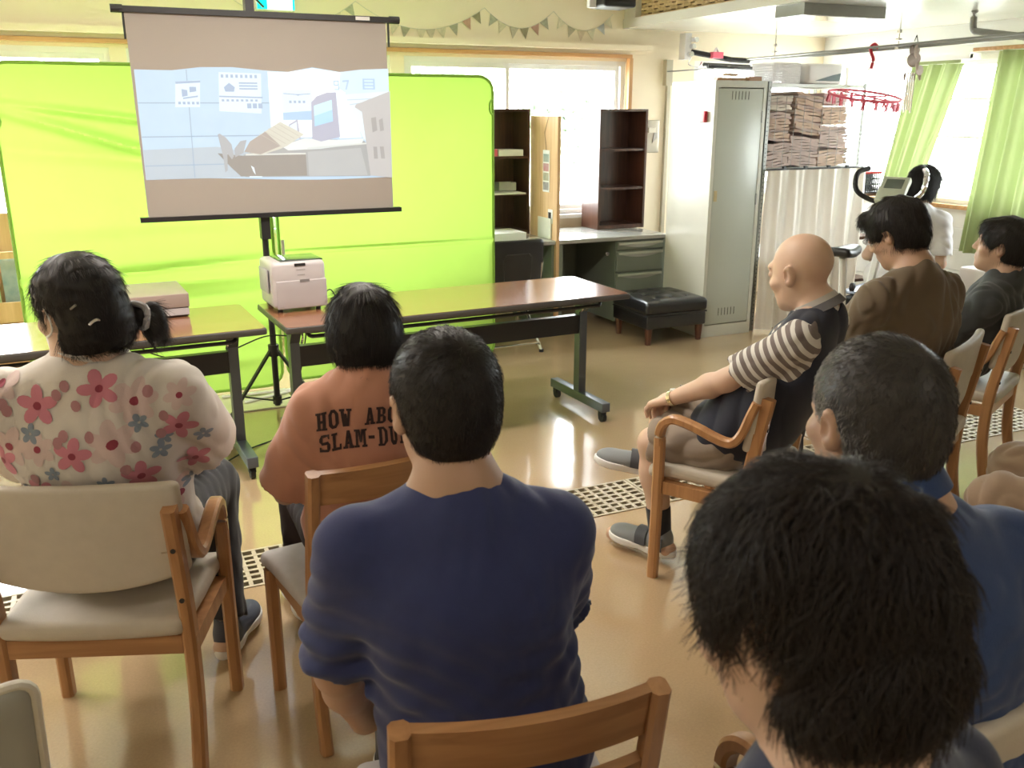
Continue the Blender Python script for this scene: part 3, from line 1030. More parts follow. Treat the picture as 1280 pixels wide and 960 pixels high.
pic('picture_book_line', [[(.80 + k * .022, 1.488 - .0 + k * .012), (.804 + k * .022, 1.488 + k * .012), (.905 + k * .022, 1.428 + k * .012), (.90 + k * .022, 1.428 + k * .012)] for k in range(5)], EM('book_line', (.42, .40, .34)), 10)
pic('picture_papers', [[(.90, 1.43), (1.02, 1.465), (1.176, 1.455), (1.32, 1.461), (1.307, 1.437), (1.20, 1.425), (1.093, 1.413), (.935, 1.408)]], EM('papers', (.68, .74, .74)), 7)
pic('picture_monitor_side', [[(1.185, 1.68), (1.236, 1.657), (1.254, 1.62), (1.308, 1.465), (1.193, 1.462)]], EM('monitor_side', (.72, .88, 1.0), 1.1), 8)
pic('picture_monitor_front', [[(1.062, 1.634), (1.088, 1.662), (1.14, 1.68), (1.187, 1.683), (1.197, 1.47), (1.10, 1.448), (1.056, 1.462)]], EM('monitor_front', (.34, .38, .52)), 9)
pic('picture_monitor_screen', [[(1.074, 1.618), (1.163, 1.646), (1.165, 1.545), (1.072, 1.521)]], EM('monitor_screen', (.42, .80, 1.0), 1.2), 10)
pic('picture_monitor_glow', [[(1.073, 1.57), (1.164, 1.60), (1.165, 1.545), (1.072, 1.521)]], EM('monitor_glow', (.30, .62, .95)), 11)
pic('picture_bin', [[(1.278, 1.612), (1.285, 1.625), (1.464, 1.690), (1.46, 1.263), (1.345, 1.277), (1.314, 1.589)]], EM('bin', (.42, .43, .44)), 11)
pic('picture_bin_mark', [[(1.36, 1.56), (1.385, 1.565), (1.39, 1.50), (1.365, 1.49)], [(1.40, 1.55), (1.42, 1.56), (1.425, 1.50), (1.405, 1.495)], [(1.365, 1.42), (1.385, 1.42), (1.387, 1.36), (1.367, 1.36)], [(1.40, 1.42), (1.42, 1.42), (1.425, 1.36), (1.405, 1.36)]], EM('bin_mark', (.26, .27, .28)), 12)['kind'] = 'stuff'
pic('picture_chair', [[(.608, 1.487), (.618, 1.490), (.644, 1.472), (.668, 1.44), (.674, 1.385), (.664, 1.37), (.645, 1.40), (.640, 1.32), (.628, 1.31), (.625, 1.38)], [(.68, 1.42), (.71, 1.455), (.74, 1.46), (.72, 1.40), (.68, 1.38)]], EM('chair', (.30, .34, .38)), 7)
pic('picture_glint', [[(.75, 1.34), (.765, 1.33), (.77, 1.295), (.76, 1.31)], [(.74, 1.29), (.80, 1.288), (.80, 1.283), (.74, 1.284)]], EM('glint', (.7, .85, .95)), 8)


# green backdrops
def backdrop(label, x0, x1, y, z0, z1, notch, folds):
    t = thing('green_backdrop', label, 'backdrop', ((x0 + x1) / 2, y, 0))
    w = x1 - x0
    r = .09

    def inset(zn):
        # rounded corners top and bottom
        d = min(zn - z0, z1 - zn)
        return 0 if d > r else r - math.sqrt(max(0, r * r - (r - d) ** 2))

    def fn(u, v):
        z = z0 + (z1 - z0) * (.5 - .5 * math.cos(math.pi * v))
        i = inset(z)
        x = -w / 2 + i + u * (w - 2 * i)
        yy = 0
        for (fz, sl, amp, wd) in folds:
            c = fz + sl * (u - .2) * (1.2 if sl < 0 else 1)
            yy += amp * math.exp(-((z - c) / wd) ** 2) * (.4 + .6 * math.sin(math.pi * min(1, u * 1.1)))
        return (x, yy, z)
    MB().grid(fn, 60, 240).build('fabric', M['green_cloth'], t)
    pth = []
    for k in range(33):
        v = k / 32
        z = z0 + (z1 - z0) * (.5 - .5 * math.cos(math.pi * v))
        pth.append((-w / 2 + inset(z), 0, z))
    for k in range(1, 12):
        pth.append((-w / 2 + r + (w - 2 * r) * k / 12, 0, z1))
    for k in range(32, -1, -1):
        v = k / 32
        z = z0 + (z1 - z0) * (.5 - .5 * math.cos(math.pi * v))
        pth.append((w / 2 - inset(z), 0, z))
    for k in range(11, 0, -1):
        pth.append((-w / 2 + r + (w - 2 * r) * k / 12, 0, z0))
    MB().tube(pth, .009, 6, closed=True, upv=(0, 1, 0)).build('hoop', M['green_dark'], t)
    if notch:
        sx, zz = notch
        MB().tube([(sx * (w / 2) + sx * .0 + .042 * math.cos(a) * -sx * .6, -.004, zz + .045 * math.sin(a)) for a in np.linspace(-1.7, 1.7, 10)], .006, 6).build('handle_loop', M['green_dark'], t)
    return t


backdrop('lime green collapsible backdrop standing behind the flat grey box', -.36, .955, 5.35, .02, 1.825, (-1, 1.55),
         [(1.60, -.14, -.05, .022), (1.52, -.34, -.07, .03), (1.38, -.1, .03, .04), (1.0, .02, .02, .05), (.74, .06, -.05, .022), (.66, .03, .04, .03), (.56, .05, -.03, .03), (.28, .10, -.06, .03), (.16, .05, .05, .04)])
backdrop('lime green collapsible backdrop standing behind the white projector', 1.0, 2.37, 5.42, .02, 1.80, (1, 1.62),
         [(.80, .0, -.03, .010), (1.2, .2, .012, .2), (.35, .0, .03, .08)])
# little white stand feet and floor sheet behind the tables
MB().box(.10, .95, 4.95, 5.30, .003, .010).build('dust_sheet', mat('yellowish_floor_sheet', (.70, .68, .48), .5), None, False)
tag(bpy.data.objects['dust_sheet'], 'pale yellow sheet lying on the floor before the green backdrop', 'sheet')
st = thing('backdrop_stand', 'white tubular stand on the floor between the two green backdrops', 'stand', (.98, 5.2, 0))
MB().tube([(0, 0, .02), (0, 0, .9)], .010, 8).build('pole', M['white_plastic'], st)
MB().bar([(-.30, -.12, .022), (0, 0, .022)], .03, .012).build('foot', M['white_plastic'], st)
MB().bar([(-.40, .03, .022), (0, 0, .026)], .03, .012).build('foot', M['white_plastic'], st)
MB().bar([(.30, -.10, .022), (0, 0, .030)], .03, .012).build('foot', M['white_plastic'], st)

# ---------------- things on the tables
pj = thing('projector', 'white short-throw projector standing on the left end of the brown table', 'projector', (.845, 4.30, .7012), .06)


def pjs(x, y, z):
    return (x, y, z)


MB().rbox((0, 0, .125), (.250, .25, .215), .022, inner=2).build('housing', M['projector_white'], pj)
MB().rbox((.008, -.1225, .082), (.235, .012, .13), .005, inner=2).build('front_panel', mat('pale_grey_plastic', (.46, .43, .44), .4, var=.02), pj)
MB().box(-.02, .03, -.1275, -.124, .212, .224).build('sensor_window', M['black_plastic'], pj, False)
MB().box(-.0, .045, -.1300, -.1285, .138, .150).build('label_plate', mat('dark_grey_print', (.22, .21, .21), .5), pj, False)
pm = MB()
for k in range(6):
    pm.box(-.012 + k * .007, -.008 + k * .007, -.1262, -.1248, .192, .197)
for k in range(5):
    pm.box(-.008 + k * .007, -.003 + k * .007, -.1262, -.1248, .168, .174)
for k in range(3):
    pm.box(-.098 + k * .006, -.094 + k * .006, -.1300, -.1288, .026, .029)
pm.build('print', mat('grey_print', (.36, .35, .35), .5), pj, False)
MB().rbox((-.134, 0, .14), (.006, .15, .11), .003, inner=1).build('vent', mat('side_vent_grey', (.45, .44, .46), .5), pj)
MB().rbox((.02, -.01, .2335), (.20, .19, .006), .003, inner=1).build('top_glass', mat('dark_glossy_lens_cover', (.04, .06, .05), .1), pj)
for x in (-.09, .09):
    for y in (-.09, .09):
        MB().cyl((x, y, .009), .012, .018, 10).build('foot', M['black_rubber'], pj)

fb = thing('flat_device', 'flat grey and brown box with a white paper strip lying on the left table', 'device', (.155, 4.45, .7012), .05)
MB().rbox((0, 0, .075), (.42, .36, .062), .004, inner=1).build('lid', mat('taupe_box_lid', (.36, .29, .26), .4, var=.04), fb)
MB().rbox((0, 0, .024), (.41, .35, .040), .004, inner=1).build('base', mat('dark_box_base', (.10, .07, .065), .4), fb)
MB().box(.05, .206, -.1785, -.175, .010, .040).build('paper_strip', mat('grey_paper_strip', (.52, .50, .52), .6), fb, False)
MB().box(-.05, .045, -.1785, -.175, .012, .034).build('clear_strip', mat('cloudy_tape', (.30, .22, .20), .2), fb, False)

cb = MB().tube(smooth_path([(1.00, 4.36, .74), (1.04, 4.38, .755), (1.06, 4.37, .72), (1.05, 4.42, .703)], 5), .003, 6)
tag(cb.build('projector_cable', M['black_rubber']), 'black cable leaving the side of the white projector', 'cable')
for lab, pts in (('thin black cable hanging behind the projector table between its leg and beam', [(.95, 4.48, .66), (.93, 4.50, .5), (.90, 4.55, .3), (.85, 4.6, .10), (.80, 4.5, .006), (.6, 4.35, .006), (.45, 4.2, .006)]),
                 ('thin green-black wire looping under the table with the flat box', [(.10, 4.45, .60), (.2, 4.47, .50), (.38, 4.5, .44), (.55, 4.52, .46), (.75, 4.6, .5), (.9, 4.62, .48)])):
    tag(MB().tube(smooth_path(pts, 6), .0035, 6).build('cable', M['black_rubber']), lab, 'cable')

# ---------------- desks and bookcases
DY0, DY1 = 5.865, 6.555


def desk(label, x0, x1, drawers):
    t = thing('office_desk', label, 'desk', (x0, DY0, 0))
    w, d = x1 - x0, DY1 - DY0
    MB().rbox((w / 2, d / 2, .685), (w, d, .030), .005, inner=1).build('desktop', M['desk_top'], t)
    MB().box(.002, .022, .02, d, .02, .67).build('side_panel', M['desk_grey'], t, False)
    MB().box(w - .022, w - .002, .02, d, .02, .67).build('side_panel', M['desk_grey'], t, False)
    MB().box(.022, w - .022, d - .03, d - .012, .12, .67).build('back_panel', M['desk_grey'], t, False)
    MB().box(.0, .035, .01, .035, .0, .67).build('leg', M['desk_grey'], t, False)
    if drawers:
        xa, xb = w - .44, w - .025
        MB().box(xa, xb, .03, d - .05, .05, .665).build('drawer_pedestal', M['desk_grey'], t, False)
        for z0, z1 in ((.595, .662), (.430, .588), (.075, .423)):
            dr = MB().rbox(((xa + xb) / 2, .022, (z0 + z1) / 2), (xb - xa - .006, .02, z1 - z0 - .006), .004, inner=1).build('drawer', M['desk_grey'], t)
            MB().box(xa + .015, xb - .012, .000, .012, z1 - .026, z1 - .010).build('handle', mat('pale_handle_strip', (.52, .53, .46), .3, metal=.5), dr, False)
            MB().sheet(lambda u, v: (xa + .04 + (xb - xa - .08) * u, .009, z1 - .028 - .022 * (4 * u * (1 - u)) * v), 14, 2, .003).build('finger_recess', M['desk_top'], dr)
        MB().cyl((xa - .06, .05, .57), .014, .008, 14, 'Y').build('lock', M['chrome'], t)
    else:
        MB().rbox((w * .45, .03, .635), (w * .8, .02, .06), .004, inner=1).build('drawer', M['desk_grey'], t)
    return t


desk('grey steel office desk partly hidden behind the green backdrop', 1.95, 3.055, False)
desk('grey-green steel office desk with three drawers beside the ivory locker', 3.085, 4.02, True)


def bookcase(label, x0, x1, y0, z0=.702, z1=1.615, shelves=(1.30, 1.01)):
    t = thing('bookcase', label, 'bookcase', (x0, y0, 0))
    w, d, m = x1 - x0, .26, M['dark_wood']
    MB().box(0, .018, 0, d, z0, z1).build('side_panel', m, t, False)
    MB().box(w - .018, w, 0, d, z0, z1).build('side_panel', m, t, False)
    MB().box(.018, w - .018, 0, d, z1 - .018, z1 - .001).build('top_panel', m, t, False)
    MB().box(.018, w - .018, .005, d, z0, z0 + .03).build('bottom_panel', m, t, False)
    MB().box(.018, w - .018, d - .008, d, z0 + .03, z1 - .018).build('back_panel', m, t, False)
    for s in shelves:
        MB().box(.018, w - .018, .012, d - .008, s - .009, s + .009).build('shelf', m, t, False)


bookcase('dark walnut open bookcase with white boxes next to the plywood board', 2.62, 3.05, 6.29, shelves=(1.27, 1.0))
bookcase('empty dark walnut open bookcase on the desk with three drawers', 3.645, 4.075, 6.29, shelves=(1.31, 1.015))
tag(MB().box(3.058, 3.082, 5.86, 6.30, 0, 1.565).build('plywood_board', M['plywood'], None, False), 'tall pale plywood board standing upright between the two office desks', 'board')
stp = thing('photo_strip', 'white hanging strip with four small photographs on the plywood board', 'photo strip', (3.056, 6.03, 1.18))
MB().box(-.002, 0, -.052, .052, -.145, .150).build('card', M['paper'], stp, False)
for k, c in enumerate(((.10, .28, .35), (.55, .04, .05), (.22, .25, .20), (.06, .05, .05))):
    z = .095 - k * .066
    MB().box(-.0032, -.002, -.042, .042, z - .028, z + .028).build('photograph', mat('small_photo_%d' % k, c, .4, var=.5, nscale=30, col2=(.6, .5, .35) if k in (0, 2) else (.5, .45, .45)), stp, False)
tag(MB().tube([(3.055, 6.03, 1.33), (3.055, 6.06, 1.45), (3.055, 6.0, 1.56)], .0015, 4).build('hanging_string', M['dark_wood']), 'thin string holding the photo strip on the plywood board', 'string')
np_ = thing('note_card', 'small framed picture card pinned low on the plywood board', 'card', (3.056, 5.955, .865))
MB().box(-.003, 0, -.035, .035, -.05, .05).build('card', M['paper'], np_, False)
MB().box(-.0045, -.003, -.015, .028, -.04, .03).build('photograph', mat('dark_photo', (.05, .04, .035), .4, var=.4), np_, False)
tag(MB().box(3.045, 3.055, 5.93, 6.14, .702, .85).build('white_board', mat('pale_card', (.62, .60, .50), .5), None, False), 'pale blank card leaning on the plywood board at desk level', 'card')


def lowbox(name, label, cat, x0, x1, y0, y1, z0, h, m, rim=True):
    t = thing(name, label, cat, ((x0 + x1) / 2, (y0 + y1) / 2, z0))
    w, d = (x1 - x0) / 2, (y1 - y0) / 2
    MB().box(-w, w, -d, d, 0, .004).build('base', m, t, False)
    e = .006
    b = MB().box(-w, w, -d, -d + e, .004, h).box(-w, w, d - e, d, .004, h).box(-w, -w + e, -d + e, d - e, .004, h).box(w - e, w, -d + e, d - e, .004, h)
    b.build('wall', m, t, False)
    if rim:
        MB().rbox((0, 0, h * .75), (2 * w - .016, 2 * d - .016, h * .3), .004, inner=1).build('content', M['paper'], t)
    return t


lowbox('shallow_box', 'white shallow box on the upper shelf of the bookcase by the plywood board', 'box', 2.80, 3.00, 6.30, 6.50, 1.280, .045, M['white_plastic'])
lowbox('shallow_box', 'pink-lidded shallow box left of the white box on the upper shelf', 'box', 2.66, 2.79, 6.30, 6.50, 1.280, .05, M['pink'], False)
lowbox('clear_box', 'small translucent box on the middle shelf of the bookcase by the plywood board', 'box', 2.83, 2.97, 6.36, 6.46, 1.025, .06, mat('cloudy_clear_plastic', (.42, .41, .40), .3))
tag(MB().box(2.66, 2.97, 6.19, 6.45, 1.0105, 1.019).build('paper_stack', M['paper'], None, False), 'white papers jutting out of the middle shelf of the bookcase', 'paper')
lowbox('paper_tray', 'white letter tray on the grey desk under the bookcase', 'tray', 2.58, 2.88, 5.99, 6.27, .7005, .055, M['white_plastic'])

# steel pipe chair with black back in front of the left desk
pc = thing('pipe_chair', 'black cushioned chair with chrome tube legs at the grey desk', 'chair', (2.55, 5.68, 0), .02)
MB().rbox((0, -.20, .60), (.43, .035, .36), .030, fn=lambda x, y, z: (x * (1 - .10 * (z - .6)), y + .35 * x * x - .10 * (z - .6), z), inner=6).build('backrest', M['leather'], pc)
MB().tube([(-.10, -.232, .50), (-.10, -.245, .67), (-.08, -.246, .69), (.08, -.246, .69), (.10, -.245, .67), (.10, -.232, .50)], .003, 5).build('seam', M['black_plastic'], pc)
MB().rbox((0, .02, .44), (.42, .42, .06), .025, inner=3).build('seat', M['leather'], pc)
for s in (-1, 1):
    MB().tube(smooth_path([(s * .20, -.20, .62), (s * .20, -.16, .45), (s * .20, .0, .40), (s * .20, .16, .20), (s * .20, .22, .012)], 4), .011, 8).build('leg', M['chrome'], pc)
    MB().tube([(s * .19, .16, .41), (s * .19, -.22, .012)], .011, 8).build('leg', M['chrome'], pc)
    MB().cyl((s * .19, -.222, .010), .016, .02, 10).cyl((s * .20, .222, .010), .016, .02, 10).build('foot_cap', M['black_rubber'], pc)
MB().tube([(-.19, -.20, .06), (.19, -.20, .06)], .009, 8).build('stretcher', M['chrome'], pc)

# ottoman
ot = thing('ottoman', 'black leather button-tufted ottoman with brown tapered legs in front of the locker', 'ottoman', (3.735, 5.515, 0), 0)
MB().rbox((0, 0, .165), (.50, .47, .095), .012, inner=2).build('base', M['leather'], ot)


def tuft(x, y, z):
    b = (1 - (abs(x) / .26) ** 3) * (1 - (abs(y) / .245) ** 3)
    d = 0
    if z > .25:
        d = .020 * b
        for tx in (-.14, 0, .14):
            for ty in (-.13, 0, .13):
                d -= .014 * math.exp(-((x - tx) ** 2 + (y - ty) ** 2) / .0012)
    return (x, y, z + d)


MB().rbox((0, 0, .265), (.52, .49, .095), .03, fn=tuft, inner=26).build('cushion', M['leather'], ot)
MB().tube([(-.25, -.236, .217), (.25, -.236, .217), (.25, .236, .217), (-.25, .236, .217)], .006, 6, closed=True).build('piping', M['leather'], ot)
bts = MB()
for tx in (-.14, 0, .14):
    for ty in (-.13, 0, .13):
        bts.lathe([(.001, .006), (.008, .004), (.010, 0)], (tx, ty, .318), 10)
bts.build('button', M['leather'], ot)['kind'] = 'stuff'
for sx in (-1, 1):
    for sy in (-1, 1):
        MB().bar([(sx * .215, sy * .20, .118), (sx * .215, sy * .20, 0)], .05, .05, upv=(0, 1, 0), scale=[1, .7]).build('leg', M['leg_wood'], ot)

# locker
lk = thing('locker', 'tall ivory single-door steel locker with vent slots in the corner', 'locker', (3.992, 5.34, 0))
LW, LD, LH = .443, .515, 1.80
lb = MB().box(0, .012, 0, LD, 0, LH).box(LW - .012, LW, 0, LD, 0, LH).box(.012, LW - .012, LD - .01, LD, 0, LH).box(.012, LW - .012, 0, LD - .01, LH - .02, LH).box(.012, LW - .012, .002, LD - .01, 0, .085)
lb.build('cabinet_body', M['locker'], lk, False)
MB().box(.012, .028, 0, .02, .085, LH - .02).box(LW - .028, LW - .012, 0, .02, .085, LH - .02).box(.028, LW - .028, 0, .02, LH - .045, LH - .02).build('front_frame', M['locker'], lk, False)
dr = MB().rbox((LW / 2, .009, .92), (LW - .060, .016, 1.655), .003, inner=1).build('door', mat('grey_green_locker_door', (.50, .53, .47), .35, var=.02, nscale=2, coat=.2), lk)
sl = MB()
for k in range(6):
    for z in (1.675, .155):
        sl.box(.145 + k * .028, .149 + k * .028, -.0012, .002, z, z + .055)
sl.build('vent_slot', mat('slot_shadow', (.12, .12, .10), .7), dr, False)['kind'] = 'stuff'
MB().box(.040, .066, -.003, .004, .985, 1.06).build('handle', mat('brass_handle_plate', (.55, .45, .25), .3, metal=.4), dr, False)
MB().box(LW - .034, LW - .026, -.004, .006, 1.52, 1.60).build('hinge', M['pipe_grey'], lk, False)
MB().box(LW - .034, LW - .026, -.004, .006, .95, 1.03).build('hinge', M['pipe_grey'], lk, False)
bz = thing('alarm_buzzer', 'small white and red alarm device stuck on the side of the locker', 'alarm', (3.990, 5.44, 1.56))
MB().rbox((-.012, .012, 0), (.024, .05, .075), .008).build('housing', M['white_plastic'], bz)
MB().rbox((-.012, -.022, 0), (.026, .018, .075), .006).build('lens', M['red'], bz)
pw_ = thing('plank_pile', 'short brown wooden pieces lying on top of the locker', 'wood pieces', (4.02, 5.40, 1.8005))
for k, (x, y, w, d, h) in enumerate(((.03, .0, .12, .05, .022), (.17, .02, .12, .04, .022), (.30, .0, .11, .05, .03), (.10, .0, .10, .04, .018))):
    zz = .0 if k < 3 else .0305
    MB().box(x, x + w, y, y + d, zz, zz + h).build('plank', M['cardboard'] if k % 2 else M['beech_x'], pw_, False)

# rack with woven bundles and beige curtain
rk = thing('steel_rack', 'slotted grey steel rack filled with paper bundles behind the locker', 'rack', (4.47, 5.37, 0))
RW, RD, RH = .92, .55, 1.80
pst = M['pipe_grey']
for x in (0, RW - .03):
    for y in (0, RD - .03):
        MB().box(x, x + .03, y, y + .003, 0, RH).box(x if x < .1 else x + .027, x + .003 if x < .1 else x + .03, y, y + .03, 0, RH).build('post', pst, rk, False)
hol = MB()
for x in (.015, RW - .015):
    for k in range(58):
        hol.cyl((x, -.0008, .05 + k * .03), .0045, .001, 8, 'Y')
hol.build('post_hole', M['black_plastic'], rk)['kind'] = 'stuff'
for z in (.55, 1.19, 1.775):
    MB().box(.003, RW - .003, .003, RD - .003, z - .012, z + .012).build('shelf', mat('rack_shelf_grey', (.50, .50, .46), .35, metal=.3), rk, False)
# wire guard in front of the upper bay
for k in range(10):
    MB().tube([(.08 + k * .085, -.008, 1.205), (.08 + k * .085, -.008, 1.70)], .0018, 5).build('wire', pst, rk)
for z in (1.32, 1.46, 1.60, 1.70):
    MB().tube([(.03, -.008, z), (RW - .03, -.008, z)], .0018, 5).build('wire', pst, rk)
M['kraft'] = mat('folded_brown_paper', (.60, .44, .34), .8, var=.14, nscale=14)
M['kraft2'] = mat('folded_grey_brown_paper', (.54, .42, .38), .8, var=.14, nscale=14)
M['kraft3'] = mat('pale_folded_paper', (.74, .66, .58), .8, var=.1, nscale=14)


def bundle(label, x, z, w, h, tilt, m, n, seed):
    rnd = random.Random(seed)
    t = thing('paper_bundle', label, 'bundle', (x, 5.40 + .02 * rnd.random(), z), 0, 'paper bundles in the rack')
    for k in range(n):
        zz = h * (k + .5) / n
        th = h / n * .90
        dx = rnd.uniform(-.010, .010)
        slope = tilt + rnd.uniform(-.03, .03)
        a = rnd.uniform(-.006, .006)
        P = MB().sheet(lambda u, v: (dx + (u - .5) * w, v * .34 + a, zz + (u - .5) * w * slope + .004 * math.sin(u * 9 + k) + th * .1), 6, 2, th)
        P.build('sheet', m if rnd.random() < .75 else M['kraft2'], t)
    return t


BZ = 1.203
bundle('brown folded-paper bundle at the bottom left of the rack bay', 4.615, BZ, .23, .17, .05, M['kraft2'], 9, 1)
bundle('brown folded-paper bundle in the left of the rack bay under the pale one', 4.615, BZ + .185, .23, .20, -.04, M['kraft'], 10, 2)
bundle('pale folded-paper bundle topmost at the left of the rack bay', 4.62, BZ + .40, .21, .10, .02, M['kraft3'], 5, 3)
bundle('brown folded-paper bundle low in the middle of the rack bay', 4.87, BZ, .27, .21, -.10, M['kraft2'], 11, 4)
bundle('tall slanting brown bundle topmost in the middle of the rack bay', 4.90, BZ + .23, .25, .28, -.16, M['kraft'], 14, 5)
bundle('brown folded-paper bundle low at the right of the rack bay', 5.16, BZ, .28, .12, .05, M['kraft'], 6, 6)
bundle('brown folded-paper bundle in the right of the rack bay at half height', 5.14, BZ + .135, .27, .15, -.05, M['kraft2'], 8, 7)
bundle('brown folded-paper bundle right of the tall slanting one', 5.14, BZ + .30, .23, .12, .03, M['kraft'], 6, 8)
bundle('pinkish pale bundle topmost at the right of the rack bay', 5.13, BZ + .44, .22, .08, -.04, mat('pale_pink_paper', (.70, .52, .52), .8, var=.1), 4, 9)

# beige curtain on a rail
bc = thing('beige_curtain', 'beige gathered curtain hanging from the rack rail down to the floor', 'curtain', (4.93, 5.335, 0))
MB().tube([(-.46, -.012, 1.195), (.46, -.012, 1.195)], .007, 8).build('rail', M['black_metal'], bc)
for x in (-.30, -.1, .12, .3):
    MB().box(x - .012, x + .012, -.02, .0, 1.19, 1.215).build('hook', M['black_plastic'], bc, False)


def pleats(u, z, seed, n, amp):
    return amp * (math.sin(u * n * 6.283 + seed + .5 * math.sin(u * 7 + z * 1.3)) + .45 * math.sin(u * n * 2.3 * 6.283 + seed * 2 + z * .8))


def bcf(u, v):
    z = 1.19 - v * 1.17
    k = min(1, .45 + v)
    x = -.46 + .92 * u
    x += .015 * math.sin(z * 5 + u * 9) * v
    return (x, -.035 + pleats(u, z, 1.0, 5.5, .026 * k), z)


MB().grid(bcf, 150, 26).build('cloth', M['curtain_beige'], bc)


def drape(name, label, y0, y1, ztop, zbot, xs, mt, shift, narrow, n, seed):
    t = thing(name, label, 'curtain', (xs, (y0 + y1) / 2, 0))
    w = y1 - y0

    def f(u, v):
        z = ztop - v * (ztop - zbot)
        k = 1 - narrow * v ** 1.1
        y = (u - .5) * w * k + shift * v
        if 'tied' in label:
            y += -.05 * math.sin(min(1, v * 1.2) * math.pi) * (1 - u)
        return (pleats(u, z, seed, n, .036) - .02 * v, y, z)
    MB().grid(f, 110, 24).build('cloth', mt, t)
    MB().sheet(lambda u, v: (.02 * math.sin(u * 60) * 0 + -.005, (u - .5) * w, ztop + .002 + .03 * v), 10, 1, .004).build('heading_tape', mt, t)
    return t


drape('green_curtain', 'light green curtain swept aside next to the hanging pink laundry ring', 5.08, 5.55, 1.94, .72, XR - .10, M['curtain_green'], .28, .30, 3.2, .3)
drape('green_curtain', 'light green curtain hanging straight beside the bright right window', 4.08, 4.80, 2.01, .58, XR - .10, M['curtain_green'], .08, .02, 4.0, 1.7)
cr_ = thing('curtain_rail', 'white curtain rail over the right-hand window', 'rail', (XR - .10, 5.0, 1.98))
MB().box(-.015, .015, .0, .70, -.015, .02).build('rail', M['white_frame'], cr_, False)
MB().box(-.015, .015, -4.5, -.02, .035, .06).build('rail', M['trim_wood'], cr_, False)
MB().box(-.01, .10, .0, .03, -.01, .03).build('bracket', M['white_frame'], cr_, False)
MB().box(-.01, .10, .6, .63, -.01, .03).build('bracket', M['white_frame'], cr_, False)

# crates by the rack
ra = thing('rattan_shelf', 'low brown rattan stand beneath the black basket', 'shelf', (5.76, 5.78, 0))
for sx in (-.20, .17):
    for sy in (-.15, .15):
        MB().tube([(sx, sy, 0), (sx, sy, .97)], .014, 8).build('post', M['leg_wood'], ra)
for z in (.25, .60, .95):
    MB().box(-.20, .17, -.15, .15, z - .012, z + .012).build('shelf', M['leg_wood'], ra, False)


def crate(name, label, x, y, z, w, d, h, mb_, rimm, nx=9, nz=3):
    t = thing(name, label, 'basket', (x, y, z))
    MB().box(-w / 2, w / 2, -d / 2, d / 2, 0, .006).build('base', mb_, t, False)
    for sx, sy, L, ax in ((0, -1, w, 'x'), (0, 1, w, 'x'), (-1, 0, d, 'y'), (1, 0, d, 'y')):
        n = max(4, int(nx * L / w))
        for k in range(n + 1):
            q = -L / 2 + L * k / n
            if ax == 'x':
                MB().box(q - .004, q + .004, sy * d / 2 - .003, sy * d / 2 + .003, .006, h).build('slat', mb_, t, False)
            else:
                MB().box(sx * w / 2 - .003, sx * w / 2 + .003, q - .004, q + .004, .006, h).build('slat', mb_, t, False)
    for k in range(nz):
        zz = .02 + (h - .03) * k / nz
        MB().box(-w / 2, w / 2, -d / 2 - .002, -d / 2 + .002, zz, zz + .008).box(-w / 2, w / 2, d / 2 - .002, d / 2 + .002, zz, zz + .008).box(-w / 2 - .002, -w / 2 + .002, -d / 2, d / 2, zz, zz + .008).box(w / 2 - .002, w / 2 + .002, -d / 2, d / 2, zz, zz + .008).build('band', mb_, t, False)
    pr = [(-w / 2, -d / 2, h), (w / 2, -d / 2, h), (w / 2, d / 2, h), (-w / 2, d / 2, h)]
    MB().tube(pr, .010, 6, closed=True).build('rim', rimm, t)
    return t


crate('basket', 'black slotted basket with a red rim on the rattan stand', 5.745, 5.78, .963, .33, .28, .16, M['black_plastic'], M['red'], 16)
crate('basket', 'white mesh basket on top of the steel rack', 4.62, 5.48, 1.788, .24, .22, .13, M['white_plastic'], M['white_plastic'], 14, 6)
wb_ = thing('white_case', 'white plastic case with a dark window on top of the steel rack', 'case', (4.97, 5.50, 1.788))
MB().rbox((0, 0, .07), (.34, .28, .14), .03).build('case', M['white_plastic'], wb_)
MB().prism([(-.10, -.143, .02), (.13, -.143, .02), (.14, -.143, .075), (.06, -.143, .06)], (0, -.003, 0)).build('window', mat('grey_case_window', (.14, .18, .20), .3), wb_, False)

# ---------------- pipe with hanging things
def seg(a, b, t):
    return tuple(a[i] + (b[i] - a[i]) * t for i in range(3))


PA, PB_ = (5.13, 6.45, 2.0), (4.83, 2.8, 2.0)
pp = thing('hanging_pipe', 'long grey pipe hung on hooks below the white soffit', 'pipe', (0, 0, 0))
MB().tube([PA, PB_], .014, 10).build('pipe', M['pipe_grey'], pp)
MB().tube([(PA[0] - .045, PA[1], 2.012), (PB_[0] - .045, PB_[1], 2.012)], .008, 8).build('thin_pipe', M['pipe_grey'], pp)
MB().tube([(5.12, 6.42, 2.0), (4.95, 6.44, 2.005), (4.78, 6.46, 2.03), (4.60, 6.50, 2.06)], .022, 10).build('hose', M['black_rubber'], pp)
for tt in (.10, .47, .85):
    p = seg(PA, PB_, tt)
    MB().tube([(p[0], p[1], 2.27), (p[0], p[1], 2.0)], .004, 6).build('hanger_rod', M['chrome'], pp)
    MB().cyl((p[0], p[1], 2.10), .016, .02, 8).cyl((p[0], p[1], 2.05), .022, .012, 8).cyl((p[0], p[1], 2.005), .022, .03, 10).build('hanger_clamp', M['chrome'], pp)
ml = thing('pipe_bend', 'grey pipe bending out of the soffit at the upper right', 'pipe', (0, 0, 0))
